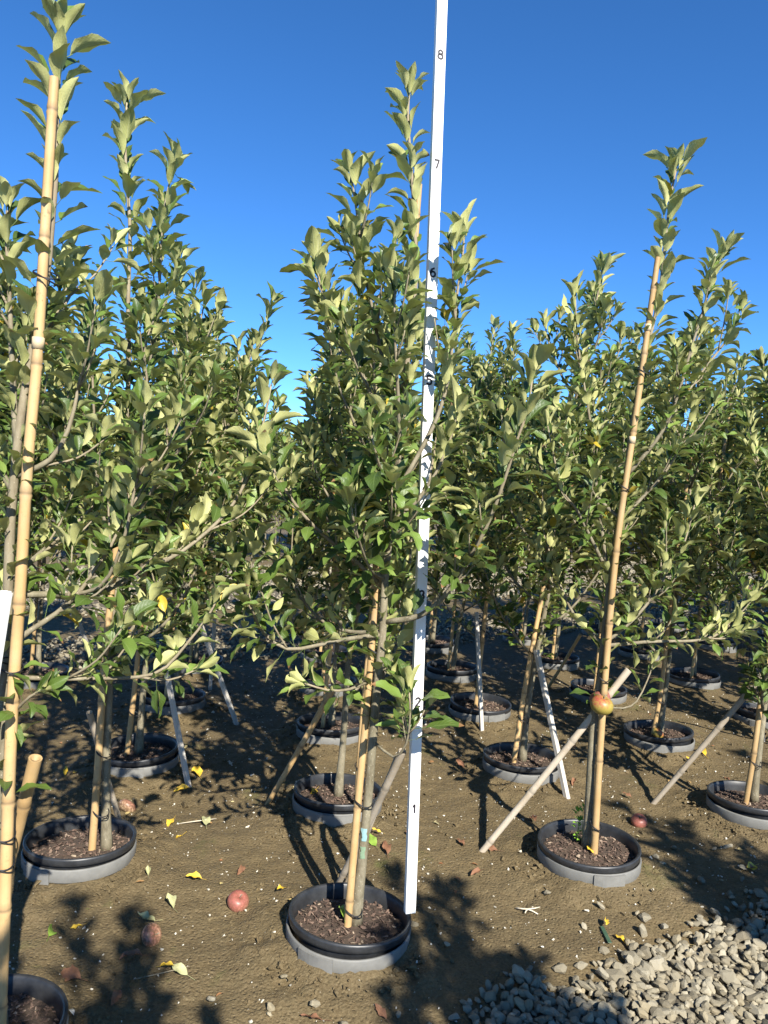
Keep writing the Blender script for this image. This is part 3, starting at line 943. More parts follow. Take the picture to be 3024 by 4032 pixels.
# ------------------------------------------------------------------ pots
RIM_Z = 0.081
def pot_meshes():
    # inner black pot with rolled lip
    rim = [(0.150, -0.03), (0.158, 0.02), (0.163, 0.060), (0.168, 0.066), (0.1735, 0.067), (0.1745, 0.076), (0.1760, 0.084),
           (0.1750, 0.0895), (0.1715, 0.0910), (0.1665, 0.0900), (0.1640, 0.0860), (0.1610, 0.070), (0.1560, 0.030)]
    V, q = lathe(rim, 56)
    wall = mesh_np("wall", V, [(q, 0)], [M_RIM])
    # soil surface
    pr = [(0.160, 0.046), (0.14, 0.053), (0.11, 0.056), (0.075, 0.058), (0.04, 0.062), (0.012, 0.066), (0.0005, 0.067)]
    V, q = lathe(pr, 40)
    V[:, 2] += 0.004 * vnoise(V[:, 0] * 40, V[:, 1] * 40, 6)
    soil = mesh_np("soil", V, [(q, 0)], [M_SOIL])
    # chips
    rg = np.random.default_rng(3)
    n = 620
    rr = 0.157 * np.sqrt(rg.random(n)); a = rg.uniform(0, 6.283, n)
    x, y = rr * np.cos(a), rr * np.sin(a)
    z = np.interp(rr, [0, .04, .11, .16], [.067, .062, .056, .047]) + rg.uniform(0.001, 0.006, n)
    an = np.stack([rg.uniform(.8, 1.5, n), rg.uniform(.6, .95, n), rg.uniform(.25, .5, n)], 1)
    chips = scatter_mesh("bark_chips", HULLS_LOW, np.stack([x, y, z], 1), rg.uniform(.0035, .0085, n), rg, M_CHIP, 0.35, False, an)
    # outer socket pot: grey band
    band = [(0.150, -0.06), (0.164, -0.02), (0.1690, 0.012), (0.1745, 0.0125), (0.1765, 0.016), (0.1780, 0.050), (0.1765, 0.0535), (0.1725, 0.0545), (0.1700, 0.050), (0.1690, 0.020)]
    V, q = lathe(band, 56)
    sock = mesh_np("band", V, [(q, 0)], [M_BAND])
    # raised lug plate on the band
    seg = 9
    a = np.linspace(-0.30, 0.30, seg)
    Vt = []
    for (r, z) in ((0.1765, 0.002), (0.1825, 0.002), (0.1835, 0.051), (0.1765, 0.052)):
        Vt.append(np.stack([r * np.sin(a), -r * np.cos(a), np.full(seg, z)], 1))
    Vt = np.vstack(Vt)
    Q = []
    for k in range(3):
        for j in range(seg - 1):
            Q.append((k * seg + j, k * seg + j + 1, (k + 1) * seg + j + 1, (k + 1) * seg + j))
    Q.append((0, seg, 2 * seg, 3 * seg)); Q.append((seg - 1, 4 * seg - 1, 3 * seg - 1, 2 * seg - 1))
    lug = mesh_np("lug", Vt, [(np.array(Q), 0)], [M_BAND], False)
    return wall, soil, chips, sock, lug
POT_WALL, POT_SOIL, POT_CHIPS, SOCK_BAND, SOCK_LUG = pot_meshes()
def place_pot(p, lab, slab, group, sgroup, seed, lift=0.0, detail=True):
    r = random.Random(seed)
    root = empty("nursery_pot", (p[0], p[1], lift))
    root.rotation_euler = (r.gauss(0, .025), r.gauss(0, .025), r.uniform(0, 6.28))
    tag(root, lab, "pot", group)
    obj("wall", POT_WALL, root); obj("soil", POT_SOIL, root)
    if detail:
        c = obj("bark_chips", POT_CHIPS, root); tag(c, kind="stuff")
    s = empty("socket_pot", (p[0], p[1], lift * .5 + .004))
    s.rotation_euler = (r.gauss(0, .015), r.gauss(0, .015), r.choice([.35, .6, -.2, -.5, .1]) + r.gauss(0, .15))
    tag(s, slab, "socket pot", sgroup)
    b = obj("band", SOCK_BAND, s); obj("lug", SOCK_LUG, s)
    lug2 = obj("lug", SOCK_LUG, s); lug2.rotation_euler = (0, 0, math.pi)
    return root

# ==================================================================
# the block of potted trees
# ==================================================================
SIGHT = {  # (k along the front row, row): what one can point at
    (0, 0): "front centre", (-1, 0): "lower left corner", (1, 0): "right of the white pole, green seedling in its soil",
    (-1, 1): "left", (0, 1): "behind the front centre pot", (-1, 2): "left back", (1, 1): "right back", (2, 0): "right edge", (2, 1): "fallen apple",
}
POT_LABEL = {
    (0, 0): "black nursery pot in the front centre beside the white measuring pole",
    (-1, 0): "black nursery pot cut off by the lower left corner",
    (1, 0): "black nursery pot with a bright green seedling in its bark soil",
    (-1, 1): "black nursery pot at left with two canes standing in sunlit soil",
    (0, 1): "shaded black nursery pot directly behind the front centre pot",
    (-1, 2): "shaded black nursery pot in front of the moss patch, left side",
    (1, 1): "black nursery pot behind the long leaning prop with a yellow leaf inside",
    (2, 0): "black nursery pot half cut off by the right edge, nearest there",
    (2, 1): "black nursery pot holding a dropped yellow apple in its soil",
    (0, 2): "black nursery pot deep in shade, second behind the front centre pot",
    (-1, 3): "black nursery pot in shade, third from the camera in the left column",
    (-1, 4): "farthest shaded black nursery pot of the left column at the gravel",
    (1, 2): "shaded black nursery pot just right of the white pole at mid distance",
}
SOCK_LABEL = {k: v.replace("black nursery pot", "grey sunken socket pot round the black pot", 1) for k, v in POT_LABEL.items()}
SOCK_LABEL = {
    (0, 0): "grey sunken socket ring round the front centre pot by the pole",
    (-1, 0): "grey sunken socket ring round the pot in the lower left corner",
    (1, 0): "grey sunken socket ring round the pot with the green seedling",
    (-1, 1): "pale grey socket ring round the sunlit pot at left",
    (0, 1): "grey socket ring round the pot right behind the front centre pot",
    (-1, 2): "shaded grey socket ring beside the moss patch at left",
    (1, 1): "grey socket ring round the pot crossed by the long leaning prop",
    (2, 0): "grey socket ring round the pot cut off by the right edge",
    (2, 1): "grey socket ring round the pot with the dropped yellow apple",
    (0, 2): "grey socket ring second behind the front centre pot",
    (-1, 3): "grey socket ring round the third pot of the left column",
    (-1, 4): "grey socket ring round the farthest pot of the left column",
    (1, 2): "grey socket ring just right of the white pole at mid distance",
}
ORD = ["front", "second", "third", "fourth", "fifth"]
NTH = ["first", "second", "third", "fourth", "fifth", "sixth", "seventh", "eighth", "ninth", "tenth", "eleventh", "twelfth"]
PLACE = {}
for r in range(5):
    row = []
    for (k, r2, p) in ALL_SPOTS:
        q = proj([p[0], p[1], .08])
        if r2 == r and 0 < q[0] < IW and q[1] < IH + 40: row.append((q[0], k))
    for i, (_, k) in enumerate(sorted(row)):
        PLACE[(k, r)] = (ORD[r], NTH[i])
for (k, r, p) in ALL_SPOTS:
    key = (k, r)
    if key in PLACE and key not in POT_LABEL:
        POT_LABEL[key] = "black nursery pot, %s from the left in the %s row back" % (PLACE[key][1], PLACE[key][0])
        SOCK_LABEL[key] = "grey socket ring, %s from the left in the %s row back" % (PLACE[key][1], PLACE[key][0])
    lab = POT_LABEL.get(key, "black nursery pot of the rows just outside the picture")
    sl_ = SOCK_LABEL.get(key, "grey socket ring of the rows just outside the picture")
    q_ = proj([p[0], p[1], .1])
    if not (-500 < q_[0] < IW + 500): continue
    if key == (-1, 0): p = p + np.array([.04, 0])
    place_pot(p, lab, sl_, None if key in POT_LABEL else "pots beside the view",
              None if key in SOCK_LABEL else "socket rings beside the view", 500 + k * 31 + r * 7, -0.010 if r < 1 and k < 1 else 0.0)

def UB(pts, Y0, dy):
    """branch traced on the photograph: depth runs from Y0 to Y0+dy along it"""
    pts = np.asarray(pts, float)
    L = np.concatenate([[0], np.cumsum(np.linalg.norm(np.diff(pts, axis=0), axis=1))]); L /= L[-1]
    return np.array([U(x, y, Y0 + dy * math.sin(min(1, f) * math.pi / 2)) for (x, y), f in zip(pts, L)])
def filler(leader, seed, n, zlo, zhi, lmul=0.8, ymin=-9):
    rg = np.random.default_rng(seed)
    out = []
    for b in auto_branches(np.asarray(leader), rg, n * 3, zlo, zhi, lmul):
        if b[-1][1] - b[0][1] > ymin and len(out) < n: out.append((b, {}))
    return out

# ---- tree in the front centre pot
YA = 2.15
A_lead = UB([(768, 1972), (783, 1850), (797, 1700), (815, 1480), (826, 1370), (832, 1250), (845, 1130), (858, 1010), (868, 900), (878, 800), (889, 690), (899, 591), (896, 500), (893, 430), (885, 320), (881, 250), (884, 196)], YA, 0.0)
A_base = np.array([A_lead[0][0], YA, 0.050])
A_lead[0] = A_base
brA = [
    (UB([(861, 947), (850, 880), (832, 800), (815, 724), (801, 648), (784, 575), (775, 492), (765, 419), (757, 375)], YA, -.06), {'gap': .9}),
    (UB([(858, 1010), (820, 900), (775, 790), (735, 690), (700, 640), (683, 572)], YA, -.10), {}),
    (UB([(853, 1030), (862, 940), (860, 860), (856, 778), (852, 700), (853, 628)], YA, -.16), {}),
    (UB([(815, 1257), (765, 1210), (708, 1164), (648, 1104), (592, 1016), (575, 985)], YA, -.22), {'gap': 1.15}),
    (UB([(826, 1370), (740, 1382), (680, 1395), (621, 1402), (571, 1369), (538, 1306), (522, 1261), (502, 1207)], YA, -.06), {'gap': 1.3, 'size': 1.0}),
    (UB([(826, 1365), (760, 1365), (702, 1345), (648, 1290), (615, 1230), (560, 1190)], YA, .18), {}),
    (UB([(801, 1469), (755, 1489), (708, 1491), (658, 1476)], YA, -.12), {'size': .8, 'r': .005, 'start': .1}),
    (UB([(834, 1343), (907, 1330), (964, 1283), (1014, 1207), (1057, 1124), (1091, 1033), (1117, 950), (1140, 884), (1150, 815)], YA, -.22), {'r': .009}),
    (UB([(860, 1060), (912, 967), (945, 900), (967, 824), (980, 724), (987, 641), (1000, 545), (1002, 512)], YA, .04), {}),
    (UB([(806, 1600), (850, 1635), (878, 1605), (886, 1540), (884, 1496)], YA, -.12), {'size': 1.15, 'r': .004, 'gap': 1.1, 'start': .5}),
]
brA += [(UB([(850, 1120), (840, 1060), (818, 1000), (802, 940)], YA, -.32), {'r': .0045}),
        (UB([(838, 1190), (842, 1150), (846, 1100), (846, 1050)], YA, -.26), {'r': .0045}),
        (UB([(832, 1250), (800, 1230), (770, 1150), (755, 1080)], YA, -.30), {'r': .0045}),
        ]
brA += filler(A_lead, 21, 3, 0.75, 1.5, .7, -.05)
treeA = build_tree(A_base, A_lead, brA, 1, "tall leafy apple tree in the front centre pot next to the white pole", size=.078, gap=.0190, clear=(at_z(1613, 3592, .084), at_y(1731, 222, 2.15)))

# ---- tree in the left pot
YB = 2.50
B_lead = UB([(230, 1838), (229, 1700), (233, 1550), (240, 1400), (252, 1250), (262, 1100), (272, 950), (278, 800), (277, 650), (281, 500), (273, 380), (270, 290), (274, 222)], YB, 0)
B_base = np.array([B_lead[0][0], YB, 0.050]); B_lead[0] = B_base
brB = [
    (UB([(272, 950), (300, 880), (325, 780), (340, 690), (347, 560), (352, 470), (365, 400), (378, 358)], YB, -.05), {'gap': .9}),
    (UB([(262, 1100), (290, 940), (317, 844), (312, 762), (330, 690)], YB, -.15), {}),
    (UB([(258, 1180), (337, 1046), (377, 986), (413, 934), (433, 894), (445, 815)], YB, -.22), {}),
    (UB([(255, 1220), (215, 1080), (205, 940), (200, 820), (190, 700)], YB, -.1), {}),
    (UB([(265, 1080), (330, 1000), (392, 880), (420, 760), (440, 660)], YB, .12), {}),
    (UB([(240, 1400), (330, 1370), (390, 1300), (430, 1210), (450, 1130)], YB, -.05), {}),
]
brB += filler(B_lead, 22, 7, 0.8, 1.85, .8, -.05)
treeB = build_tree(B_base, B_lead, brB, 2, "tall apple tree in the left pot with two upright sunlit tips", size=.078, gap=.0190)

# ---- tree right of the pole
YC = 2.66
C_lead = UB([(1272, 1826), (1274, 1700), (1282, 1560), (1295, 1470), (1303, 1390), (1318, 1240), (1338, 1120), (1352, 1030), (1363, 930), (1378, 850), (1400, 745), (1424, 640), (1436, 530), (1448, 430), (1461, 362)], YC, 0)
C_base = np.array([C_lead[0][0], YC + .02, 0.050]); C_lead[0] = C_base
brC = [
    (UB([(1352, 1030), (1426, 939), (1463, 856), (1492, 756), (1516, 680), (1542, 593), (1560, 552)], YC, -.05), {'gap': .95}),
    (UB([(1426, 939), (1470, 870), (1509, 813), (1576, 726), (1598, 676)], YC, .1), {}),
    (UB([(1313, 1237), (1296, 1115), (1286, 1033), (1276, 920), (1262, 834), (1253, 778), (1245, 700), (1243, 640)], YC, .1), {}),
    (UB([(1313, 1237), (1277, 1164), (1243, 1097), (1213, 1059), (1196, 983), (1183, 920)], YC, -.1), {}),
    (UB([(1305, 1395), (1409, 1386), (1509, 1383), (1559, 1363), (1610, 1300), (1655, 1263)], YC, .12), {'gap': 1.25, 'size': .85}),
    (UB([(1290, 1525), (1345, 1530), (1375, 1515), (1398, 1470), (1412, 1432)], YC, .0), {'size': .8, 'r': .004, 'gap': 1.3, 'start': .55}),
]
brC += filler(C_lead, 23, 5, 0.85, 1.6, .75, -.05)
treeC = build_tree(C_base, C_lead, brC, 3, "slender apple tree with a long bare lit tip and hanging apples", size=.077, gap=.0195)

# ---- tree in the lower left corner pot
YD = 1.64
D_lead = UB([(-3, 2205), (2, 1950), (5, 1780), (8, 1600), (14, 1400), (20, 1190), (28, 1060), (45, 900), (70, 750), (100, 600), (112, 480), (120, 380), (122, 300), (125, 200), (130, 115), (132, 62)], YD, 0)
D_base = np.array([D_lead[0][0], YD, 0.050]); D_lead[0] = D_base
brD = [
    (UB([(18, 1285), (100, 1284), (199, 1288), (300, 1235), (395, 1190), (498, 1097), (545, 1000), (572, 900), (586, 830)], YD, .32), {'r': .0085, 'size': .95, 'gap': 1.2}),
    (UB([(16, 1462), (110, 1466), (186, 1466), (332, 1456), (399, 1396), (450, 1330), (465, 1300)], YD, .12), {'r': .006, 'size': .85, 'gap': 1.5}),
    (UB([(120, 1288), (213, 1270), (252, 1207), (276, 1133), (290, 1060), (304, 1010), (308, 975)], YD + .05, -.06), {'r': .005, 'start': .3}),
    (UB([(26, 1032), (109, 993), (149, 924), (168, 844), (178, 785)], YD, .0), {'size': .9}),
    (UB([(25, 1250), (93, 1190), (149, 1144), (199, 1097), (240, 1045)], YD, .2), {'size': .85}),
    (UB([(35, 960), (25, 760), (20, 631), (14, 520), (15, 455)], YD, .0), {'size': .95}),
    (UB([(10, 1560), (40, 1528), (66, 1504), (92, 1490)], YD, -.05), {'size': .8, 'r': .004, 'gap': .8, 'tuft': 6, 'droop': .35}),
    (UB([(60, 800), (100, 720), (150, 640), (165, 570)], YD, .15), {'size': .85}),
]
brD += filler(D_lead, 24, 3, 0.85, 1.5, .6, .05)
treeD = build_tree(D_base, D_lead, brD, 4, "tallest apple tree at the left edge beside a thick bamboo cane", size=.075, gap=.0205)

# ---- second-line trees, still leaf by leaf
LEAN = 0.045
MID = {  # key: (height, tip offset x, label)
    (0, 1): (2.12, .10, "apple tree directly behind the front centre tree"),
    (-1, 2): (2.22, .10, "apple tree in the shaded pot behind the left tree"),
    (1, 1): (2.33, .22, "apple tree behind the leaning prop, tip right of the pole"),
    (2, 0): (2.08, .12, "apple tree in the pot at the right edge"),
    (2, 1): (2.15, .14, "apple tree in the pot with the dropped yellow apple"),
    (0, 2): (2.18, .06, "apple tree second behind the front centre tree"),
}
MIDLEAD = {}
for q, (key, (h, tx, lab)) in enumerate(MID.items()):
    p = spot(*key)
    rg = np.random.default_rng(70 + q)
    zs = np.linspace(0.06, h, 9)
    lead = np.stack([p[0] + tx * (zs / h) ** 1.1 + np.concatenate([[0], rg.normal(0, .008, 8)]), p[1] + np.concatenate([[0], rg.normal(0, .012, 8)]), zs], 1)
    lp, _ = smooth_path(lead, np.ones(9), .05)
    br = [(b, {}) for b in auto_branches(lp, rg, 17, .48, h * .82, .92)]
    if key == (-1, 2):
        br += [(UB(b_, p[1], .05), {}) for b_ in ([(372, 1200), (430, 1050), (500, 900), (555, 760), (588, 655)], [(375, 1130), (450, 1000), (520, 860), (545, 745)], [(385, 1250), (480, 1130), (540, 1000), (600, 880)])]
    MIDLEAD[key] = lead
    build_tree(lead[0], lead, br, 170 + q, lab, size=.077, limit=300, gap=.0200)

# ---- everything behind: whole crowns, shared between trees
VARS = [auto_tree_parts(900 + i, 2.20 + .06 * (i % 4), 25, .0190, .078, low=(i % 2 == 1), zlo=.46) for i in range(8)]
KEYED = {(0, 0), (-1, 1), (1, 0), (-1, 0)} | set(MID)
BACK_STAKES = []
def place_tree(p, seed, label, group, sc=None, z=0.06, extra_tilt=0.0):
    r = random.Random(seed)
    v = VARS[r.randrange(len(VARS))]
    root = empty("apple_tree", (p[0], p[1], z))
    tl = Euler((r.gauss(0, .02), LEAN + r.gauss(0, .02) + extra_tilt, 0)).to_matrix() @ Euler((0, 0, r.uniform(0, 6.28))).to_matrix()
    root.rotation_euler = tl.to_euler()
    s = sc if sc else r.uniform(.92, 1.05)
    root.scale = (s, s, s)
    tag(root, label, "apple tree", group)
    obj("trunk", v[0], root)
    c = obj("crown", v[1], root); tag(c, kind="stuff")
    return tl
for (k, r, p) in ALL_SPOTS:
    if (k, r) in KEYED: continue
    lab = "apple tree of the near rows rooted just outside the picture"
    if (k, r) in PLACE: lab = "apple tree, %s from the left in the %s row back" % (PLACE[(k, r)][1], PLACE[(k, r)][0])
    tl = place_tree(p, 3000 + k * 17 + r * 101, lab, "apple trees of the near block")
    BACK_STAKES.append((k, r, p, tl))
# ---- the next block, beyond the second gravel path
for r in range(0, 5):
    for k in range(-3, 24):
        n = 11.25 + r * 0.80
        s = -4 + k * 0.97 + (0.4 if r % 2 else 0)
        x, y = sn(s, n)
        px = proj([x, y, 1.6])
        if px[2] < 3 or not (-150 < px[0] < IW + 150): continue
        place_tree((float(x) + random.gauss(0, .04), float(y) + random.gauss(0, .04)), 7000 + k * 13 + r * 97,
                   "distant apple tree beyond the gravel paths, one of a dense mass", "apple trees of the far block", random.uniform(.98, 1.1), zg1(x, y) - .01)
# ---- the row across the lane, behind the photographer: only its shadows are seen
for q in range(-1, 5):
    p = np.array([0.31, -0.73]) + q * A1 * 1.08
    place_tree(p, 8100 + q, "apple tree of the row across the lane behind the viewer", "apple trees across the lane", 1.0, zg1(*p) - .01)

# ------------------------------------------------------------------ stakes
def stake(pts, r0, r1, seed, label, group=None, mat=None, ties=(), tapes=(), name="bamboo_stake", tw=.026, cat="bamboo stake"):
    pts = np.asarray(pts, float)
    base = pts[0]
    root = empty(name, base); tag(root, label, cat, group)
    obj("cane", bamboo_mesh(pts - base, r0, r1, mat or M_BAMBOO, seed), root)
    L = np.concatenate([[0], np.cumsum(np.linalg.norm(np.diff(pts, axis=0), axis=1))])
    def along(f):
        return np.array([np.interp(f * L[-1], L, pts[:, i]) for i in range(3)]) - base
    ax = pts[-1] - pts[0]
    for f, dx in ties:
        obj("tie", tie_mesh(along(f) + np.array([dx, 0, 0]), ax, tw, .02), root)
    for f, wd in tapes:
        c = along(f); axn = ax / np.linalg.norm(ax)
        g = Geo(); g.tube(np.array([c - axn * .012, c + axn * .012]), np.array([wd, wd]), 12, smooth=False)
        o = obj("tape_band", g.mesh("tape_band", M_TAPE), root)
    return root
SZ = 0.05
def sfrom(pts, Y, dy=0.0):
    P = UB(pts, Y, dy); P[0][2] = SZ
    return P
stake(sfrom([(752, 1975), (770, 1770), (795, 1500), (812, 1300), (838, 1100), (862, 900), (884, 690), (906, 398)], YA - .02, .07), .0115, .0085, 1,
      "yellow bamboo stake tied to the front centre tree", ties=((.02, .012), (.165, .014), (.37, .012), (.62, .01)))
stake(sfrom([(198, 1845), (210, 1680), (226, 1420), (240, 1290), (256, 1120), (266, 980)], YB - .025), .0125, .0095, 2,
      "yellow bamboo stake in front of the left tree's trunk", ties=((.10, .02), (.25, .018), (.5, .01)))
stake(sfrom([(1283, 1850), (1300, 1560), (1330, 1200), (1370, 920), (1395, 740), (1421, 556)], YC - .03), .0125, .0092, 3,
      "long yellow bamboo stake leaning right in the seedling pot", ties=((.05, .0), (.30, -.01), (.62, -.006), (.81, .006)), tapes=((.70, .0116), (.885, .0109)), tw=.02)
stake(sfrom([(-2, 2235), (10, 1950), (25, 1560), (45, 1250), (60, 1000), (80, 780), (97, 500), (117, 168)], YD - .03), .0135, .0098, 4,
      "thick yellow bamboo stake along the left edge", ties=((.195, -.01), (.225, -.01), (.40, -.01), (.80, .008)), tapes=((.735, .0124),))
stake(sfrom([(770, 1730), (782, 1560), (796, 1400), (812, 1200), (826, 1000), (836, 850)], spot(0, 1)[1] - .1), .0105, .0085, 5,
      "second bamboo stake seen just left of the front centre trunk", ties=((.1, .01),))
# trees of the second line: one cane each, placed by their trunks
STK = {(-1, 2): "bamboo stake in the shaded pot behind the left tree", (1, 1): "bamboo stake in the pot behind the long leaning prop",
       (2, 0): "pale bamboo stake in the pot at the right edge", (2, 1): "bamboo stake beside the dropped yellow apple", (0, 2): "bamboo stake in the second pot behind the centre"}
for q, (key, lab) in enumerate(STK.items()):
    ld = MIDLEAD[key]
    off = np.array([-.032, -.025, 0])
    P = ld[:7] + off; P[0][2] = SZ; P[0][0] -= .012
    stake(P, .0115, .009, 20 + q, lab, ties=((.12, .014), (.3, .014), (.55, .014)))
SH_STAKE = [bamboo_mesh([(0, 0, 0), (0, 0, .9), (0, 0, 1.75 + .15 * i)], .0115, .009, M_BAMBOO, 300 + i) for i in range(3)]
SH_TIE = tie_mesh((0.014, 0, .45), (0, 0, 1), .026, .02)
for (k, r, p, tl) in BACK_STAKES:
    q_ = proj([p[0], p[1], .1])
    if not (-500 < q_[0] < IW + 500): continue
    rr = random.Random(k * 5 + r)
    e = empty("bamboo_stake", (p[0] - .03, p[1] - .03, SZ))
    e.rotation_euler = tl.to_euler()
    tag(e, "bamboo stake, %s from the left in the %s row back" % (PLACE[(k, r)][1], PLACE[(k, r)][0]) if (k, r) in PLACE else "bamboo stake of the near rows standing just outside the picture", "bamboo stake", "bamboo stakes of the back rows")
    obj("cane", SH_STAKE[rr.randrange(3)], e); t_ = obj("tie", SH_TIE, e)
    e.rotation_euler = Euler((tl.to_euler().x, LEAN, 0))

# ------------------------------------------------------------------ leaning props
def prop(base_px, top_px, Ytop, r0, r1, seed, label, mat, lath=False, over=0.0, Ybase=None, tie=None):
    b = at_z(*base_px, 0.0) if Ybase is None else at_y(*base_px, Ybase)
    b[2] = zg1(b[0], b[1]) - .02
    t = at_y(*top_px, Ytop)
    if lath:
        root = empty("wooden_prop", b); tag(root, label, "wooden prop")
        bm = bmesh.new(); bmesh.ops.create_cube(bm, size=1.0)
        L = np.linalg.norm(t - b)
        for v in bm.verts: v.co = (v.co.x * r0 * 2, v.co.y * r1 * 2, (v.co.z + .5) * L)
        bmesh.ops.bevel(bm, geom=bm.edges[:], offset=.0015, segments=1, affect='EDGES')
        me = bpy.data.meshes.new("lath"); bm.to_mesh(me); bm.free(); me.materials.append(mat)
        o = obj("lath", me, root)
        o.rotation_euler = Vector(t - b).to_track_quat('Z', 'Y').to_euler()
    else:
        root = empty("bamboo_prop", b); tag(root, label, "bamboo prop")
        mid = (b + t) / 2 + np.array([0, 0, -.006])
        obj("cane", bamboo_mesh(np.array([b, mid, t]) - b, r0, r1, mat, seed, .22), root)
        if tie is not None:
            c = (t - b) * tie
            obj("tie", tie_mesh(c, (0, 0, 1), .026, .026), root)
    return root
prop((1885, 3345), (2475, 2638), YC - .02, .0115, .0125, 1, "long weathered grey bamboo prop below the hanging apples", M_GREYBAM, tie=.80)
prop((2560, 3150), (3075, 2570), spot(2, 0)[1] - .04, .0105, .0130, 2, "long grey bamboo prop leaning to the right edge", M_GREYBAM, tie=.83)
prop((1045, 3160), (1318, 2700), spot(0, 1)[1] - .05, .010, .0125, 3, "tan bamboo prop slanting left of the front centre trunk", M_BAMBOO)
prop((1322, 3480), (1585, 2958), YA + .03, .0095, .0120, 4, "greyish pink bamboo prop crossing behind the front centre trunk", M_GREYBAM)
prop((1355, 3475), (1560, 2990), YA + .06, .0075, .0085, 14, "thinner pale cane beside the greyish prop behind the front centre trunk", M_GREYBAM)
prop((480, 3228), (352, 2805), YB + .03, .0095, .0105, 5, "short brown bamboo prop behind the left tree's trunk", M_GREYBAM)
prop((747, 3095), (651, 2620), spot(-1, 2)[1] - .05, .0085, .011, 6, "white bleached wooden prop before the shaded left pot", M_LATH, True)
prop((939, 2845), (765, 2390), spot(-1, 3)[1], .010, .010, 7, "bleached prop slanting over the third left pot", M_LATH, True)
prop((827, 2712), (850, 2363), spot(-1, 4)[1] - .5, .010, .010, 8, "upright bleached lath in front of the farthest left pot", M_LATH, True)
prop((2238, 3140), (2112, 2560), spot(1, 1)[1] - .05, .0105, .0105, 9, "bleached wooden prop crossed by the long grey bamboo prop", M_LATH, True)
prop((2154, 2703), (2285, 2500), spot(2, 2)[1] - .05, .0105, .0105, 10, "tan bamboo prop in shade left of the hanging apples", M_BAMBOO)
prop((1899, 2880), (1876, 2410), spot(1, 2)[1] - .1, .0095, .0095, 11, "slim bleached lath standing right of the white pole", M_LATH, True)
prop((3007, 2905), (2990, 2660), spot(3, 0)[1] + .3, .0085, .0085, 12, "thin pale lath behind the trunk at the right edge", M_LATH, True)
prop((394, 2654), (300, 2424), spot(-2, 4)[1], .010, .010, 13, "shaded lath far back on the left side", M_LATH, True)
# short cut cane tied to the stake in the lower left corner
b_ = at_y(15, 3480, YD + .10); t_ = at_y(140, 2985, YD + .02)
rt_ = empty("bamboo_prop", b_); tag(rt_, "thick short cut bamboo prop with hollow end, left edge", "bamboo prop")
b2 = b_ + (b_ - t_) * .9; b2[2] = max(b2[2], 0.0)
obj("cane", bamboo_mesh(np.array([b2, t_]) - b_, .0125, .0145, M_BAMBOO, 77, .2, sides=14), rt_)
# white board end at the left edge
b_ = at_y(-75, 2960, YD - .16); t_ = at_y(24, 2326, YD - .10)
bb = b_ + (b_ - t_) * ((b_[2] + .02) / (t_[2] - b_[2]))
rt_ = empty("white_prop", bb); tag(rt_, "white painted wooden board end at the left edge", "wooden prop")
bm = bmesh.new(); bmesh.ops.create_cube(bm, size=1.0)
L_ = float(np.linalg.norm(t_ - bb))
for v in bm.verts: v.co = (v.co.x * .022, v.co.y * .018, (v.co.z + .5) * L_)
bmesh.ops.bevel(bm, geom=bm.edges[:], offset=.003, segments=2, affect='EDGES')
me = bpy.data.meshes.new("board"); bm.to_mesh(me); bm.free(); me.materials.append(M_WHITE)
o_ = obj("board", me, rt_); o_.rotation_euler = Vector(t_ - bb).to_track_quat('Z', 'Y').to_euler()

# ------------------------------------------------------------------ white measuring pole with painted feet
S_base = at_z(1613, 3592, RIM_Z + .003)
FT = 0.3048
def solve_depth(px, py, length):
    lo, hi = 1.2, 3.2
    best = min(np.linspace(lo, hi, 2001), key=lambda Y: abs(np.linalg.norm(at_y(px, py, Y) - S_base) - length) + (0 if Y > S_base[1] - .06 else 9))
    return at_y(px, py, best)
S8 = solve_depth(1731, 222, 8 * FT)
sd = (S8 - S_base) / np.linalg.norm(S8 - S_base)
pole = empty("measuring_pole", S_base)
tag(pole, "tall white painted measuring pole with black foot numbers", "measuring pole")
yaw = math.radians(17)
fn = np.array([math.sin(yaw), -math.cos(yaw), 0.0]); fn -= sd * (fn @ sd); fn /= np.linalg.norm(fn)   # face normal
fx_ = np.cross(sd, fn) * -1.0
if fx_[0] < 0: fx_ = -fx_
PW, PD, PL = .0305, .019, 9.4 * FT
bm = bmesh.new(); bmesh.ops.create_cube(bm, size=1.0)
for v in bm.verts:
    w = fx_ * v.co.x * PW + fn * v.co.y * PD + sd * (v.co.z + .5) * PL
    v.co = w
bmesh.ops.recalc_face_normals(bm, faces=bm.faces[:])
bmesh.ops.bevel(bm, geom=bm.edges[:], offset=.0012, segments=1, affect='EDGES')
me = bpy.data.meshes.new("board"); bm.to_mesh(me); bm.free(); me.materials.append(M_WHITE)
obj("board", me, pole)
def arc(cx, cy, rx, ry, a0, a1, n=14):
    return [(cx + rx * math.cos(math.radians(a0 + (a1 - a0) * i / n)), cy + ry * math.sin(math.radians(a0 + (a1 - a0) * i / n))) for i in range(n + 1)]
DIG = {
    1: [[(-.16, .72), (.06, .98), (.06, 0)]],
    2: [arc(0, .72, .27, .26, 170, -35) + [(-.28, 0), (.3, 0)]],
    3: [arc(0, .74, .25, .24, 160, -80), arc(0, .26, .29, .26, 85, -160)],
    4: [[(.14, 0), (.14, 1), (-.3, .32), (.32, .32)]],
    5: [[(.27, .98), (-.2, .98), (-.24, .55)] + arc(0, .31, .29, .30, 125, -150)],
    6: [[(.2, .98)] + arc(.06, .36, .34, .55, 110, 180, 6) + arc(0, .29, .28, .29, 180, -180, 22)],
    7: [[(-.28, .98), (.28, .98), (-.02, 0)]],
    8: [arc(0, .74, .23, .235, 0, 360, 22), arc(0, .27, .29, .265, 0, 360, 22)],
    9: [arc(0, .70, .27, .27, 0, 360, 20), [(.27, .7), (.22, .3), (.05, 0)]],
}
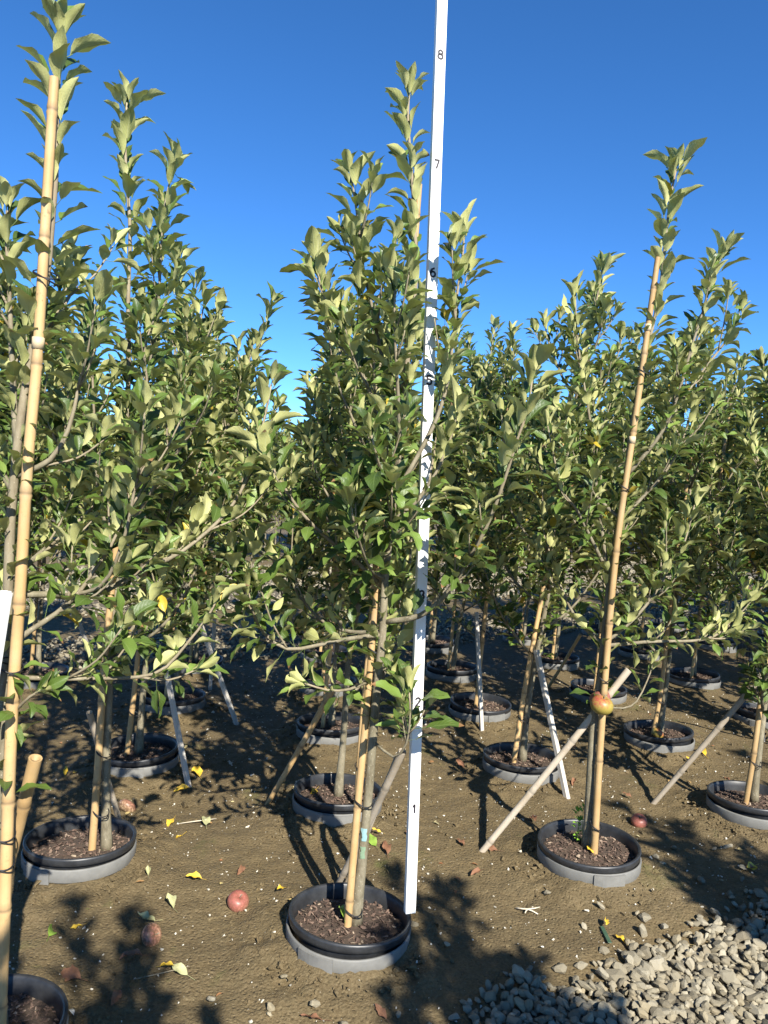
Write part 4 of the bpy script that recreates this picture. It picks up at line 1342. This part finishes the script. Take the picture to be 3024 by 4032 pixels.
def digit_mesh(d, height, th):
    Vs, Q = [], []
    for st in DIG[d]:
        st2 = [st[0]]
        for a_, b_ in zip(st[:-1], st[1:]):
            m_ = max(1, int(math.hypot(b_[0] - a_[0], b_[1] - a_[1]) / .06))
            st2 += [(a_[0] + (b_[0] - a_[0]) * (i_ + 1) / m_, a_[1] + (b_[1] - a_[1]) * (i_ + 1) / m_) for i_ in range(m_)]
        P = np.array(st2) * height
        t = np.gradient(P, axis=0); t /= np.linalg.norm(t, axis=1)[:, None] + 1e-9
        nn = np.stack([-t[:, 1], t[:, 0]], 1) * th / 2
        b = len(Vs)
        for a, c in zip(P + nn, P - nn): Vs += [(*a, 0), (*c, 0)]
        for i in range(len(P) - 1): Q.append((b + 2 * i, b + 2 * i + 1, b + 2 * i + 3, b + 2 * i + 2))
    V = np.array(Vs)
    W = V[:, :1] * fx_ + V[:, 1:2] * sd
    return mesh_np("digit", W, [(np.array(Q), 0)], [M_INK], False)
for d in range(1, 9):
    hgt = .0245
    s = d * FT - (0.004 if d < 8 else 0)
    o = obj("digit", digit_mesh(d, hgt, .0056), pole)
    o.location = sd * (s - hgt / 2) + fn * (PD / 2 + .0008) + fx_ * (-.001)
    o["label"] = "black numeral %d" % d

# ------------------------------------------------------------------ paint marks on the front trunk
def trunk_mark(px, py, w, h, mat, name):
    # curved sliver of paint hugging the trunk
    i = int(np.argmin([abs(proj(q)[1] - py) for q in smooth_path(A_lead, np.ones(len(A_lead)), .02)[0]]))
    P, R = smooth_path(A_lead, seg_radius(len(A_lead), .0155, .0032), .02)
    c = P[i]; rad = R[i] + .0015
    a = np.linspace(-.75, .30, 8); zz = np.linspace(-h / 2, h / 2, 6)
    rr = random.Random(px)
    V = []
    for z in zz:
        cc = c + (P[i + 1] - P[i]) / np.linalg.norm(P[i + 1] - P[i]) * z
        for k, an in enumerate(a):
            an2 = an * (1 + .5 * rr.uniform(-1, 1) * (k in (0, 7))) + .1
            V.append(cc + rad * np.array([math.sin(an2), -math.cos(an2), 0.0]))
    V = np.array(V) - A_base
    Q = [(r_ * 8 + k, r_ * 8 + k + 1, (r_ + 1) * 8 + k + 1, (r_ + 1) * 8 + k) for r_ in range(5) for k in range(7)]
    o = obj("paint_mark", mesh_np("paint_mark", V, [(np.array(Q), 0)], [mat]), treeA)
    o["label"] = name
trunk_mark(1440, 3280, .02, .036, M_BLUEP, "pale blue paint mark on the trunk")
trunk_mark(1432, 3360, .02, .034, M_GREENP, "faded green paint mark on the trunk")

# ------------------------------------------------------------------ apples
def apple_mesh(mat, seed=0):
    pr = [(0.0006, .20), (.10, .12), (.24, .04), (.50, .03), (.78, .22), (.96, .55), (1.0, .85), (.92, 1.18), (.72, 1.44), (.46, 1.56), (.25, 1.54), (.12, 1.44), (.0006, 1.32)]
    V, q = lathe(pr, 24, .02, seed)
    V = V * .5; V[:, 2] -= .42
    V[:, :2] *= 1 + 0.03 * np.cos(5 * np.arctan2(V[:, 1], V[:, 0]))[:, None] * np.clip(-V[:, 2:3], 0, 1)
    return mesh_np("flesh", V, [(q, 0)], [mat])
AP = [apple_mesh(M_APPLE, 1), apple_mesh(M_APPLER, 2), apple_mesh(M_APPLED, 3)]
STEM_ME = None
def apple(P, dia, kind, rot, label, name="apple", sink=0.0):
    root = empty(name, P); tag(root, label, "apple")
    o = obj("flesh", AP[kind], root); o.scale = (dia, dia, dia * (.92 if kind != 2 else .74))
    o.rotation_euler = rot
    g = Geo(); g.tube(np.array([(0, 0, .26), (.02, 0, .42), (.05, .02, .52)]), np.array([.022, .02, .026]), 6)
    global STEM_ME
    if STEM_ME is None: STEM_ME = g.mesh("stem", M_BARK)
    s = obj("stem", STEM_ME, o)
    return root
def ground_apple(px, py, dia, kind, rot, label, h=.24):
    p = at_z(px, py, dia * h)
    return apple((p[0], p[1], zg1(p[0], p[1]) + dia * h), dia, kind, rot, label, "fallen_apple")
hang = at_y(2370, 2775, YC - .075)
apple(hang, .078, 0, (.2, .15, .4), "ripe russet yellow apple hanging by the stake, front one", "hanging_apple")
h2 = at_y(2362, 2748, YC - .005)
apple(h2, .074, 1, (-.3, .5, 2.0), "red apple hanging behind the russet yellow apple", "hanging_apple")
ground_apple(938, 3545, .066, 1, (.5, .2, .3), "pinkish red fallen apple on open mud at left centre")
ground_apple(598, 3678, .064, 2, (1.1, .3, 1.0), "wrinkled rotting apple on mud near the lower left")
ground_apple(2517, 3222, .064, 1, (.2, -.4, .9), "red fallen apple between the seedling pot and the right edge pot")
ground_apple(502, 3158, .074, 2, (.8, .5, 2.2), "brownish apple lying in shade behind the left pot", .2)
pk = at_z(2592, 2890, .085)
apple((pk[0], pk[1], .088), .066, 0, (.7, .2, 1.3), "yellow apple dropped in the pot soil at right", "fallen_apple")

# ------------------------------------------------------------------ fallen leaves
def dry_leaf(seed, mat):
    r = random.Random(seed)
    V, F, UV = leaf_mesh("l", r.uniform(.42, .6), r.uniform(.2, 1.1), r.uniform(-1.1, .9), .09, 9, 4, seed, r.uniform(.25, .5), r.uniform(-1.0, 1.0), r.uniform(-.2, .5), .16)
    return mesh_np("blade", V, [(F, 0)], [mat], True, UV)
DRY = {m: [dry_leaf(600 + i + 50 * q, mt) for i in range(4)] for q, (m, mt) in enumerate((('y', M_YLEAF), ('b', M_BLEAF), ('p', M_PLEAF), ('g', M_GLEAF)))}
FALL = [  # pixel, kind, size, heading, what sets it apart
    (800, 3072, 'y', .085, .6, "bright yellow fallen leaf on the moss behind the left pot"),
    (765, 3098, 'y', .070, 2.2, "yellow leaf folded against the moss below the bleached prop"),
    (692, 3205, 'y', .060, 3.0, "orange yellow leaf on mud right of the left pot"),
    (735, 3272, 'y', .062, 2.6, "yellow leaf with long stalk beside the curled green leaf"),
    (815, 3262, 'p', .085, .3, "curled pale green leaf right of the left pot"),
    (812, 3480, 'y', .055, 1.4, "small tan yellow leaf standing on its stalk, left centre mud"),
    (585, 3480, 'p', .040, .4, "small white green leaf scrap above the rotting apple"),
    (350, 3590, 'g', .055, 1.0, "small green leaf at the tip of the tree shadow"),
    (345, 3638, 'y', .032, 2.0, "tiny yellow leaf scrap in the lower left"),
    (640, 3628, 'p', .060, 2.4, "dry pale leaf touching the rotting apple"),
    (700, 3600, 'p', .060, .7, "grey green leaf lying between the two fallen apples"),
    (185, 3705, 'g', .060, .2, "flat olive leaf beside the lower left pot shadow"),
    (592, 3765, 'b', .060, 1.8, "orange brown leaf below the rotting apple"),
    (612, 3808, 'y', .045, 4.5, "yellow leaf hanging by a twig under the rotting apple"),
    (492, 3862, 'b', .062, 3.1, "folded reddish leaf in shadow at bottom left"),
    (345, 3862, 'b', .075, 1.2, "large dark brown leaf in the tree shadow, bottom left"),
    (768, 3852, 'p', .060, 1.0, "mottled pale leaf on mud left of the front pot"),
    (970, 3408, 'b', .060, 2.9, "brown curled leaf above the pinkish fallen apple"),
    (1128, 3508, 'y', .038, 2.6, "small orange leaf scrap left of the front pot rim"),
    (1515, 3300, 'y', .038, 1.5, "round orange leaf between front trunk and white pole"),
    (1490, 3352, 'g', .065, .4, "bright green fallen leaf between front trunk and white pole"),
    (1530, 3385, 'b', .085, .2, "large crumpled brown leaf left of the white pole"),
    (1310, 4000, 'b', .055, 1.5, "crinkled orange brown leaf at the bottom edge"),
    (1950, 3040, 'b', .050, .2, "rust leaf on open mud right of the white pole"),
    (1840, 3045, 'b', .060, .5, "pale rust leaf next to the pot behind the leaning prop"),
    (1835, 3340, 'b', .055, .4, "reddish leaf at the foot of the long leaning prop"),
    (1985, 3360, 'b', .055, 1.1, "copper leaf left of the seedling pot"),
    (2112, 3245, 'b', .060, .1, "pinkish brown leaf on the seedling pot's left rim side"),
    (2270, 3065, 'b', .055, 2.6, "orange leaf beside the foot of the bleached prop"),
    (2497, 3142, 'b', .050, .6, "dark red leaf near the foot of the right prop"),
    (2790, 2995, 'y', .085, .1, "large yellow fallen leaf near the right edge pot"),
    (2735, 3012, 'y', .045, .3, "small yellow leaf just left of the large yellow one"),
    (2990, 3395, 'y', .060, 2.2, "yellow leaf at the right edge above the gravel"),
    (2385, 3612, 'y', .045, 2.8, "tiny yellow leaf above the green plastic strip"),
    (2475, 3712, 'y', .045, .4, "pale yellow leaf at the gravel border"),
    (2135, 2960, 'y', .05, .4, "yellow leaf in the pot behind the leaning prop"),
    (1255, 3100, 'y', .05, 2.8, "orange leaf lying in the shaded pot behind the centre"),
    (1360, 3640, 'g', .052, .3, "yellow green leaf in the front pot's soil"),
    (2345, 3375, 'y', .042, .3, "curled yellow leaf in the seedling pot's soil"),
    (2880, 3080, 'b', .042, .3, "reddish leaf in the right edge pot's soil"),
    (1905, 3420, 'b', .05, 2.3, "small dark leaf on shaded mud below the leaning prop"),
    (3000, 3420, 'b', .06, 1.3, "brown twisted leaf by the right edge gravel"),
    (1545, 4015, 'b', .05, .6, "bright red leaf scrap at the bottom edge"),
    (255, 3068, 'y', .055, .3, "yellow leaf in deep shade behind the left cane"),
]
for i, (x, y, kd, sz, hd, lab) in enumerate(FALL):
    inpot = "pot's soil" in lab or "leaf in the pot" in lab or "lying in the shaded pot" in lab
    p = at_z(x, y, .064 if inpot else .004)
    z = .068 if inpot else zg1(p[0], p[1]) + .012
    root = empty("fallen_leaf", (p[0], p[1], z)); tag(root, lab, "leaf")
    o = obj("blade", DRY[kd][i % 4], root)
    o.scale = (sz, sz, sz); o.rotation_euler = (random.gauss(0, .18), random.gauss(0, .3), hd)
# fine leaf litter and twigs nobody could count
rg = np.random.default_rng(77)
items = []
lx, ly = rg.uniform(-1.5, 2.3, 150), rg.uniform(1.5, 5.0, 150)
k = (lx * RN[0] + ly * RN[1]) > EDGE - .25
for q in SP: k &= np.hypot(lx - q[0], ly - q[1]) > .2
lx, ly = lx[k], ly[k]
for x, y, z in zip(lx, ly, zg(lx, ly)):
    a = rg.uniform(0, 6.28)
    items.append((leaf_frame(np.array([x, y, z + .006]), np.array([math.cos(a), math.sin(a), rg.normal(0, .12)]), np.array([rg.normal(0, .3), rg.normal(0, .3), 1]), rg.uniform(.012, .034)), False))
M_LIT = NT("leaf_litter")
M_LIT.col(M_LIT.ramp(M_LIT.attr("leaf_tone"), [(0, (.20, .075, .03)), (.35, (.3, .15, .06)), (.6, (.45, .33, .12)), (.85, (.4, .36, .2)), (1, (.55, .35, .03))])); M_LIT.rough(.7)
lit = obj("leaf_litter", crown_mesh(items, rg, LOW_FLAT, LOW_FLAT, M_LIT.m))
tag(lit, "scraps of dry leaf littered over the mud", "leaf litter", kind="stuff")

# ------------------------------------------------------------------ small things
# seedling weed in the right pot
wp = at_z(2285, 3315, .066)
weed = empty("seedling", (wp[0], wp[1], .06)); tag(weed, "bright green seedling growing in the pot right of the pole", "seedling")
g = Geo()
wr = np.random.default_rng(9)
wl = []
for s_ in range(3):
    ang = wr.uniform(-.25, .35)
    pth = np.array([(0.012 * s_ - .012, 0, 0), (0.015 * s_ - .02 + ang * .03, 0, .045), (0.015 * s_ - .02 + ang * .05, wr.normal(0, .01), .085 + .025 * s_)])
    g.tube(pth, np.array([.0014, .0012, .0008]), 5, .02)
    sp2, _ = smooth_path(pth, np.ones(3), .012)
    wl += shoot_leaves(sp2, wr, .1, .012, .021, 4)
obj("stem", g.mesh("stem", M_GLEAF), weed)
M_WEED = NT("seedling_leaf"); M_WEED.col((.17, .32, .03)); M_WEED.rough(.5)
wm = [mesh_np("leaf", t[0], [(t[1], 0)], [M_WEED.m], True, t[2]) for t in LEAF_FLAT[:3]]
for M, up in wl:
    o = bpy.data.objects.new("leaf", wm[wr.integers(0, 3)]); link(o, weed); o.matrix_basis = Matrix(M.tolist())
# pale dry twig
tp = at_z(2080, 3565, .01)
tw_ = empty("dry_twig", (tp[0], tp[1], zg1(tp[0], tp[1]) + .006)); tag(tw_, "pale forked dry twig on mud below the seedling pot", "twig")
g = Geo(); g.tube(np.array([(-.035, .012, 0), (0, 0, .004), (.042, .020, .002)]), np.array([.002, .0026, .0016]), 6); g.tube(np.array([(-.012, -.016, 0), (0, 0, .004), (.028, -.018, 0)]), np.array([.0016, .0024, .0018]), 6)
obj("stalk", g.mesh("stalk", M_TWIG), tw_)
tp = at_z(690, 3815, .01)
tw_ = empty("dry_twig", (tp[0], tp[1], zg1(tp[0], tp[1]) + .005)); tag(tw_, "thin brown twig below the rotting apple", "twig")
g = Geo(); g.tube(np.array([(-.10, -.03, 0), (-.02, 0, .006), (.03, .03, .004)]), np.array([.0013, .0016, .001]), 6)
obj("stalk", g.mesh("stalk", M_BARK), tw_)
tp = at_z(760, 3225, .01)
tw_ = empty("dry_twig", (tp[0], tp[1], zg1(tp[0], tp[1]) + .006)); tag(tw_, "brown twig behind the curled green leaf at left", "twig")
g = Geo(); g.tube(np.array([(-.05, -.01, 0), (.01, 0, .008), (.08, .04, .004)]), np.array([.0016, .002, .0012]), 6)
obj("stalk", g.mesh("stalk", M_TWIG), tw_)
# green plastic strip
tp = at_z(2386, 3670, .006)
tg = empty("plant_tag", (tp[0], tp[1], zg1(tp[0], tp[1]) + .009)); tag(tg, "small dark green plastic plant tag pressed in the mud near the gravel", "plant tag")
bm = bmesh.new(); bmesh.ops.create_cube(bm, size=1.0)
for v in bm.verts: v.co = (v.co.x * .012, v.co.y * .085, v.co.z * .002)
bmesh.ops.bevel(bm, geom=bm.edges[:], offset=.0006, segments=1, affect='EDGES')
me = bpy.data.meshes.new("strip"); bm.to_mesh(me); bm.free(); me.materials.append(M_TAG)
obj("strip", me, tg)
# black mesh trunk guard far right
gp = spot(3, 1) if False else np.array([2.83, 5.90])
gd = empty("trunk_guard", (gp[0], gp[1], .07)); tag(gd, "black wire mesh guard round a trunk near the right edge", "trunk guard")
g = Geo()
for k in range(12):
    a = k / 12 * 6.283
    g.tube(np.array([(.045 * math.cos(a), .045 * math.sin(a), 0), (.045 * math.cos(a), .045 * math.sin(a), .36)]), np.array([.0016, .0016]), 4, smooth=False)
for z in np.arange(0, .37, .024):
    a = np.linspace(0, 6.283, 17)
    g.tube(np.stack([.045 * np.cos(a), .045 * np.sin(a), np.full(17, z)], 1), np.full(17, .0016), 4, smooth=False)
obj("mesh_cylinder", g.mesh("mesh_cylinder", M_GUARD), gd)
